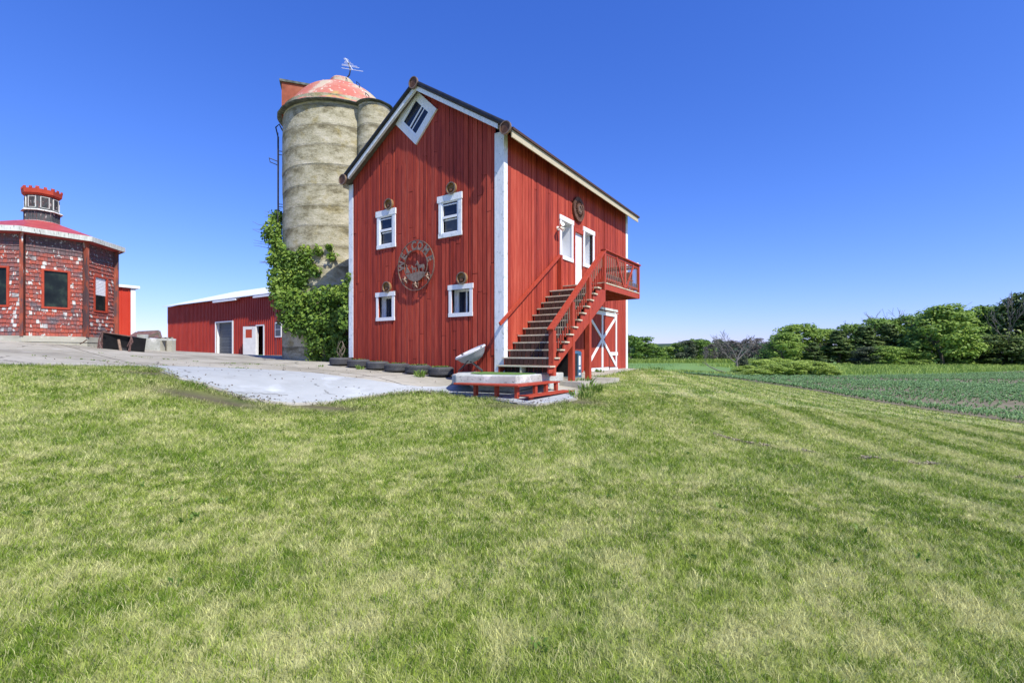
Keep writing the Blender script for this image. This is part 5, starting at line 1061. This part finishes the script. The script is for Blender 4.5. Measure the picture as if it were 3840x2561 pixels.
mb.build('planks','junkrust',rub);mb=MB();mb.beam(P2,P3,.08,.1);mb.beam(P3,P4,.08,.1);mb.beam(at(545,1266,22.6),at(590,1248,23.2),.06,.04);mb.beam(at(556,1268,22.5),at(596,1250,23),.05,.04);mb.build('beams','bark',rub)
mb=MB();q=at(536,1262,22.0);mb.box((q.x-.28,q.y,q.z-.1),(q.x+.10,q.y+.2,q.z+.10));mb.build('block','pad',rub)
jk=thing('scrap_box','rusted open black steel box tipped on its side against the octagon foundation','scrap metal',(-14.9,18.5,.1))
Q=[at(384,1245,17.2),at(492,1262,18.0),at(484,1321,18.0),at(381,1316,17.2)];bk=Vector((.15,.55,.0))
mb=MB();Bk=[q+bk+Vector((0,0,-.06)) for q in Q];vs=Q+Bk;mb.add(vs,[(4,5,6,7),(0,1,5,4),(1,2,6,5),(2,3,7,6),(3,0,4,7)],.2)
mb.build('shell','junk',jk)
mb=MB()
for i in range(4):mb.beam(Q[i],Q[(i+1)%4],.035,.035,tint=.4)
mb.build('edge_rim','junkrust',jk)
mb=MB();mb.beam(at(444,1274,17.45),at(452,1316,17.35),.07,.06,tint=.9);mb.build('strut','rim',jk)
mb=MB()
for i in range(7):
    a=at(rnd.uniform(388,480),rnd.uniform(1256,1312),17.75);b=at(rnd.uniform(388,480),rnd.uniform(1256,1312),17.95);mb.beam(a,b,.05,.03,tint=rnd.random())
mb.beam(at(388,1312,17.40),at(412,1290,17.90),.05,.05,tint=1);v=[at(392,1302,17.70),at(428,1288,17.95),at(424,1314,17.60),at(385,1313,17.50)];mb.add(v,[(0,1,2,3)],1);v=[at(452,1300,17.80),at(474,1306,17.90),at(478,1318,17.80),at(450,1318,17.70)];mb.add(v,[(0,1,2,3)],1);mb.build('bent_sheets','junk',jk)
mb=MB()
for (x0,y0,x1,y1) in ((382,1245,372,1268),(372,1268,366,1312),(366,1312,384,1288),(384,1288,370,1296),(372,1280,384,1310),(384,1250,376,1300),(378,1245,396,1240),(492,1262,498,1282),(498,1282,488,1296),(488,1296,482,1319),(492,1268,486,1318),(490,1275,478,1300)):
    mb.beam(at(x0,y0,17.1),at(x1,y1,17.12),.035,.03,tint=rnd.random())
mb.build('bent_frame','junkrust',jk)
mb=MB()
mb.tube([at(300,1290,17.2),at(312,1284,17.2),at(322,1276,17.2),at(326,1274,17.2)],.018,5);br=mb.build('bent_pipe','rust');tag(br,'bent rusty pipe leaning at the foot of the octagonal wall under its middle window','pipe')
# ------------------------------------------------------------------ trees
def branch(mb,p,d,L,r,dep,rs,nb=3,spread=.6,mnr=.006):
    pts=[p];n=3
    for i in range(n):
        d=(d+Vector((rs.uniform(-.16,.16),rs.uniform(-.16,.16),rs.uniform(-.05,.12)))).normalized();pts.append(pts[-1]+d*L/n)
    rr_=[max(mnr,r*(1-.45*i/n)) for i in range(n+1)];mb.tube(pts,rr_,6 if dep>2 else 4,cap=False)
    if dep>0:
        for k in range(nb):
            f=rs.uniform(.35,1) if k else 1;q=pts[0].lerp(pts[-1],f) if f<1 else pts[-1]
            dd=(d+Vector((rs.uniform(-1,1),rs.uniform(-1,1),rs.uniform(-.35,.7)))*spread*1.25).normalized();branch(mb,q,dd,L*rs.uniform(.55,.78),rr_[-1]*.8,dep-1,rs,nb,spread,mnr)
def crown_pts(seed,h,rad,base,nb,nl,shape='round',lsz=.4):
    r=np.random.RandomState(seed);P=[];N_=[];T_=[]
    for k in range(nb):
        f=r.rand()**.8;zz=base+(h-base)*f
        if shape=='cone':rm=rad*(1-f)**.8*(.85+.3*r.rand())
        else:rm=rad*math.sqrt(max(.03,1-((f-.42)/.60)**2))*(.7+.35*r.rand())
        a=r.rand()*6.283;q=rm*(.55+.45*r.rand());br_=(.20+.16*r.rand())*rad*(1 if shape=='round' else .75)
        c=np.array([math.cos(a)*q,math.sin(a)*q,zz]);n=nl//nb
        d=r.normal(size=(n,3));d/=np.linalg.norm(d,axis=1,keepdims=True);d[:,2]=np.abs(d[:,2])*np.where(r.rand(n)<.75,1,-1)
        p=c+d*br_*(.6+.5*r.rand(n))[:,None]*[1.15,1.15,.7];P.append(p);N_.append(d+np.array([0,0,.35])+r.normal(size=(n,3))*.45);T_.append(np.clip(.2+.5*r.rand(n)+(r.rand()-.5)*.5,0,1))
    return np.concatenate(P),np.concatenate(N_),np.concatenate(T_)
protos={}
def tree(name,label,kind,loc,h,rad,m,shape='round',seed=1,nb=70,nl=4200,base=.12,lsz=.42,group='trees along the far edge of the tilled field',cat='tree',rot=0,H0=10.,R0=4.2):
    key=(kind,m,shape)
    lst=protos.setdefault(key,[])
    x,y=loc;z=tz(x,y)-.05
    o=thing(name,label,cat,(x,y,z),rot,group)
    if len(lst)<3:
        sd=seed+len(lst)*17;r=random.Random(sd)
        mb=MB();H=H0;branch(mb,Vector((x,y,z)),Vector((0,0,1)),H*.42,H*.028,3,r,3,.45)
        M=MW[o.name];MW[o.name]=M
        tr=mb.build('trunk','bark',o)
        P,N_,T_=crown_pts(sd,H0,R0 if shape=='round' else 2.6,H0*base,nb,nl,shape)
        Rm=np.array(M)[:3,:3];P=P@Rm.T+np.array([x,y,z]);N_=N_@Rm.T
        r2=np.random.RandomState(sd);cr=leaves('crown',P,N_,lsz*(.6+.8*r2.rand(len(P))),T_,m,o,sd,.7)
        lst.append((tr.data,cr.data))
    else:
        d1_,d2_=lst[seed%3]
        for nm,dm in (('trunk',d1_),('crown',d2_)):
            c=bpy.data.objects.new(nm,dm);COL.objects.link(c);c.parent=o
    sx=rad/(R0 if shape=='round' else 2.6);sz_=h/H0
    o.scale=(sx,sx,sz_);return o
rt_=random.Random(44)
def px(xd,Yd):return (xd-1175.5)/1099*Yd
LAB={'fol_light':'light green leafy tree','fol_mid':'mid green broad tree','fol_dark':'dark dense cedar','fol_grey':'grey green willowy tree'}
# (x in the 2351 px wide picture, distance, top y, half width px, material, shape, label)
TR=[(1800,104,772,42,'fol_light','round','small light green tree at the left end of the wood beside the bush mound'),
(1838,110,752,50,'fol_light','round','light green tree with a loose top at the left end of the wood'),
(1888,112,762,46,'fol_light','round','light green round tree just left of the dark cedars'),
(1868,100,790,26,'fol_dark','cone','small black green cedar in front of the light green trees'),
(1925,104,765,34,'fol_dark','cone','leftmost tall dark cedar of the wood'),
(1955,106,752,40,'fol_mid','round','dull green tree rising between the left dark cedars'),
(1985,103,757,40,'fol_dark','cone','dark cedar in the middle of the cedar group'),
(2015,108,742,46,'fol_mid','round','olive green tree behind the cedar group'),
(2040,104,752,38,'fol_dark','cone','rightmost dark cedar left of the bushy pale tree'),
(1995,96,800,32,'fol_grey','round','grey green shrubby tree low in front of the cedars'),
(2025,95,798,36,'fol_light','round','pale bushy tree low in front of the wood'),
(2075,108,735,44,'fol_mid','round','mid green tree under the bare treetops'),
(2065,97,800,34,'fol_mid','round','low mid green tree beside the pale bushy tree'),
(2110,106,745,38,'fol_dark','cone','dark cedar left of the big yellow green tree'),
(2130,112,728,44,'fol_mid','round','mid green tree with its crown left behind the big yellow green one'),
(2165,97,716,66,'fol_light','round','big yellow green tree standing forward of the wood'),
(2215,108,735,50,'fol_mid','round','mid green tree right behind the big yellow green one'),
(2235,98,775,40,'fol_dark','round','dark broad tree in the shade right of the yellow green tree'),
(2265,104,714,58,'fol_mid','round','tall spreading dark green tree near the right edge'),
(2315,101,716,56,'fol_mid','round','tall mid green tree beside the pale bare trunk'),
(2305,95,775,50,'fol_dark','round','dark low crowned tree at the right under the tall ones'),
(2362,98,690,60,'fol_dark','round','tallest dark tree cut by the right edge'),
(2430,96,680,70,'fol_mid','round','tall mid green tree just past the right edge'),
(2380,93,770,46,'fol_mid','round','mid green low tree at the right edge of the wood'),
(2510,92,690,70,'fol_mid','round','broad mid green tree farthest right beyond the edge'),
(1765,112,800,22,'fol_grey','round','small grey green tree left of the light green trees')]
for i,(xd,Yd,yt,hw,m,shp,lb) in enumerate(TR):
    x=px(xd,Yd);z=tz(x,Yd);h=((812-yt)/1099*Yd-z)*1.05;tree('cedar' if shp=='cone' else 'broadleaf_tree',lb,'a',(x,Yd),h,hw/1099*Yd*1.14,m,shp,3+i,90 if shp=='round' else 80,7000,.03,.42,rot=rt_.uniform(0,6))
FARL=['rounded dark tree right beside the barn wall in the far tree line','second tree from the barn in the far tree line','third tree from the barn, light green and low','fourth tree from the barn in the far line','low bushy tree in the dip of the far line','small light green tree in the far line after the dip','dull green tree in the middle of the far line','darker round tree in the middle of the far line','light crowned tree in the far line left of the bare trees','dark round topped tree in the far line left of the bare trees','green tree at the start of the bare greyish trees','last green tree of the far line before the grey thicket']
for i,(xd,yt,hw,m) in enumerate([(1448,776,24,'fol_mid'),(1478,780,22,'fol_mid'),(1470,798,18,'fol_light'),(1506,797,20,'fol_mid'),(1530,800,20,'fol_light'),(1552,792,20,'fol_mid'),(1575,788,20,'fol_grey'),(1598,785,18,'fol_mid'),(1620,790,18,'fol_light'),(1615,784,18,'fol_mid'),(1648,786,18,'fol_grey'),(1668,790,18,'fol_grey')]):
    Yd=150+ (i%3)*5;x=px(xd,Yd);z=tz(x,Yd);tree('distant_tree',FARL[i],'b',(x,Yd),((812-yt)/1099*Yd-z)*1.1,hw/1099*Yd*1.35,m,'round',50+i,50,3000,.02,.6,group='trees in the far tree line',rot=rt_.uniform(0,6))
for i,(xd,yt,hw) in enumerate([(1680,783,24),(1712,780,24),(1742,778,26),(1765,786,22),(1630,792,18)]):
    Yd=142;x=px(xd,Yd);z=tz(x,Yd);lb=['grey leafless thicket tree left of the dead tree','grey leafless thicket tree behind the dead tree','tallest grey leafless tree in the thicket','grey leafless tree beside the light green trees','faint grey leafless tree farthest left in the thicket'][i]
    tree('bare_thicket_tree',lb,'t',(x,Yd),(812-yt)/1099*Yd-z,hw/1099*Yd*1.1,'twig','round',80+i,60,2600,.0,.42,group='bare trees of the grey thicket',rot=rt_.uniform(0,6))
sp=[]
for i in range(500):
    Yd=rnd.uniform(134,141);xd=rnd.uniform(1435,1790);sp.append((px(xd,Yd),Yd,None,1.4,8,1.3))
tuftobj('field_edge_scrub','low yellowish scrub at the foot of the far tree line',sp,91,'shrubl','scrub')
BT=[(2052,708,'bare treetop left of the three, poking above the cedars'),(2094,706,'wide bare treetop above the middle of the wood'),(2128,700,'tallest bare tree above the wood'),(2150,702,'slim bare tree right of the tallest bare one'),(1978,735,'small bare tree above the left cedars'),(2312,694,'thin bare tree above the right end of the wood')]
for i,(xd,yt,lb) in enumerate(BT):
    Yd=116;x=px(xd,Yd);z=tz(x,Yd);h=(812-yt)/1099*Yd-z;o=thing('bare_tree',lb,'bare tree',(x,Yd,z),0,'leafless trees above the wood');rs_=random.Random(100+i);mb=MB()
    branch(mb,Vector((x,Yd,z)),Vector((rs_.uniform(-.1,.1),0,1)),h*.60,.16,4,rs_,3,.34,.035)
    zm=max(v[2] for v in mb.v);k=h/(zm-z);mb.v=[(a,b,z+(c-z)*k) for a,b,c in mb.v];mb.build('trunk','deadbark',o)
o=thing('pale_snag','pale bare trunk standing in front of the wood near the right edge','bare tree',(px(2322,93.5),93.5,-2.6));mb=MB();branch(mb,Vector((px(2322,93.5),93.5,-2.6)),Vector((.02,0,1)),6.2,.13,4,random.Random(7),3,.4,.03);mb.build('trunk','deadbark',o)
# dead tree by the bushes
Yd=63;x=px(1692,Yd);z=tz(x,Yd);dt_=thing('dead_tree','grey dead tree with wide crooked limbs left of the bush mound','dead tree',(x,Yd,z));mb=MB();rs_=random.Random(19)
B=Vector((x,Yd,z));mb.tube([B,B+Vector((.05,0,.8)),B+Vector((-.05,0,1.5)),B+Vector((.12,0,2.1))],[.17,.13,.11,.09],7)
branch(mb,B+Vector((-.02,0,1.3)),Vector((-1,0,.62)),2.2,.085,4,rs_,3,.5,.014);branch(mb,B+Vector((.1,0,2.0)),Vector((.35,0,1)),1.4,.08,4,rs_,3,.5,.014);branch(mb,B+Vector((.05,0,1.7)),Vector((.9,.1,.9)),1.7,.07,4,rs_,3,.5,.014);branch(mb,B+Vector((0,0,1.7)),Vector((-.4,.1,1)),1.6,.07,4,rs_,3,.5,.014)
mb.build('trunk','deadbark',dt_)
fx=px(1640,60);fl=thing('fallen_limb','bleached fallen limb lying in the grass left of the dead tree','fallen branch',(fx,60,tz(fx,60)));mb=MB();q=Vector((px(1665,60),60,tz(fx,60)+.15));mb.tube([q,q+Vector((-1.0,0,.25)),q+Vector((-2.0,.1,.75)),q+Vector((-2.8,.1,1.3))],[.09,.08,.06,.03],6)
branch(mb,q+Vector((-2.0,.1,.75)),Vector((-.6,0,.6)),.9,.04,3,rs_,3,.5,.014);mb.build('limb','deadbark',fl)
# overgrown shrubs
SH=[(1712,60,843,26,'leftmost low shrub of the bush mound beside the dead tree'),(1745,62,832,30,'yellow green shrub at the left top of the bush mound'),(1772,54,842,34,'front left shrub of the bush mound'),(1790,63,830,32,'shrub at the crest of the bush mound'),(1822,56,836,34,'middle shrub of the bush mound'),(1850,62,834,30,'shrub on the right shoulder of the bush mound'),(1872,55,838,32,'front right shrub of the bush mound'),(1905,57,850,24,'low shrub ending the bush mound on the right'),(1735,53,850,26,'low shrub at the front foot of the bush mound'),(1705,66,825,14,'small pale round bush behind the dead tree trunk')]
for i,(xd,Yd,yt,hw,lb) in enumerate(SH):
    x=px(xd,Yd);z=tz(x,Yd);tree('overgrown_shrub',lb,'s',(x,Yd),((812-yt)/1099*Yd-z)*1.18,hw/1099*Yd*1.15,'fol_grey' if i==9 else 'goldenrod','round',120+i,46,7000,.05,.19,group='shrubs of the bush mound',cat='shrub',rot=rt_.uniform(0,6),H0=2.6,R0=1.9)
# little bright shrubs in front of the wood
for i,(xd,Yd,yt,hw) in enumerate([(1945,93,832,10),(2100,92,828,12),(2125,92,826,14)]):
    x=px(xd,Yd);z=tz(x,Yd);tree('verge_bush',['low bright bush on the verge left of the yellow green tree','rounded bright bush in the verge at the field corner','small dark bush at the foot of the cedars'][[2,0,1][i]],'s',(x,Yd),((812-yt)/1099*Yd-z),hw/1099*Yd*1.2,'shrubl','round',140+i,30,3000,.0,.2,group='verge bushes',cat='bush',H0=2.2,R0=1.4)
# ------------------------------------------------------------------ lift everything so that the ground lies near zero
for o in list(SC.objects):
    if o.parent is None:o.location.z+=EYE
bpy.context.view_layer.update()
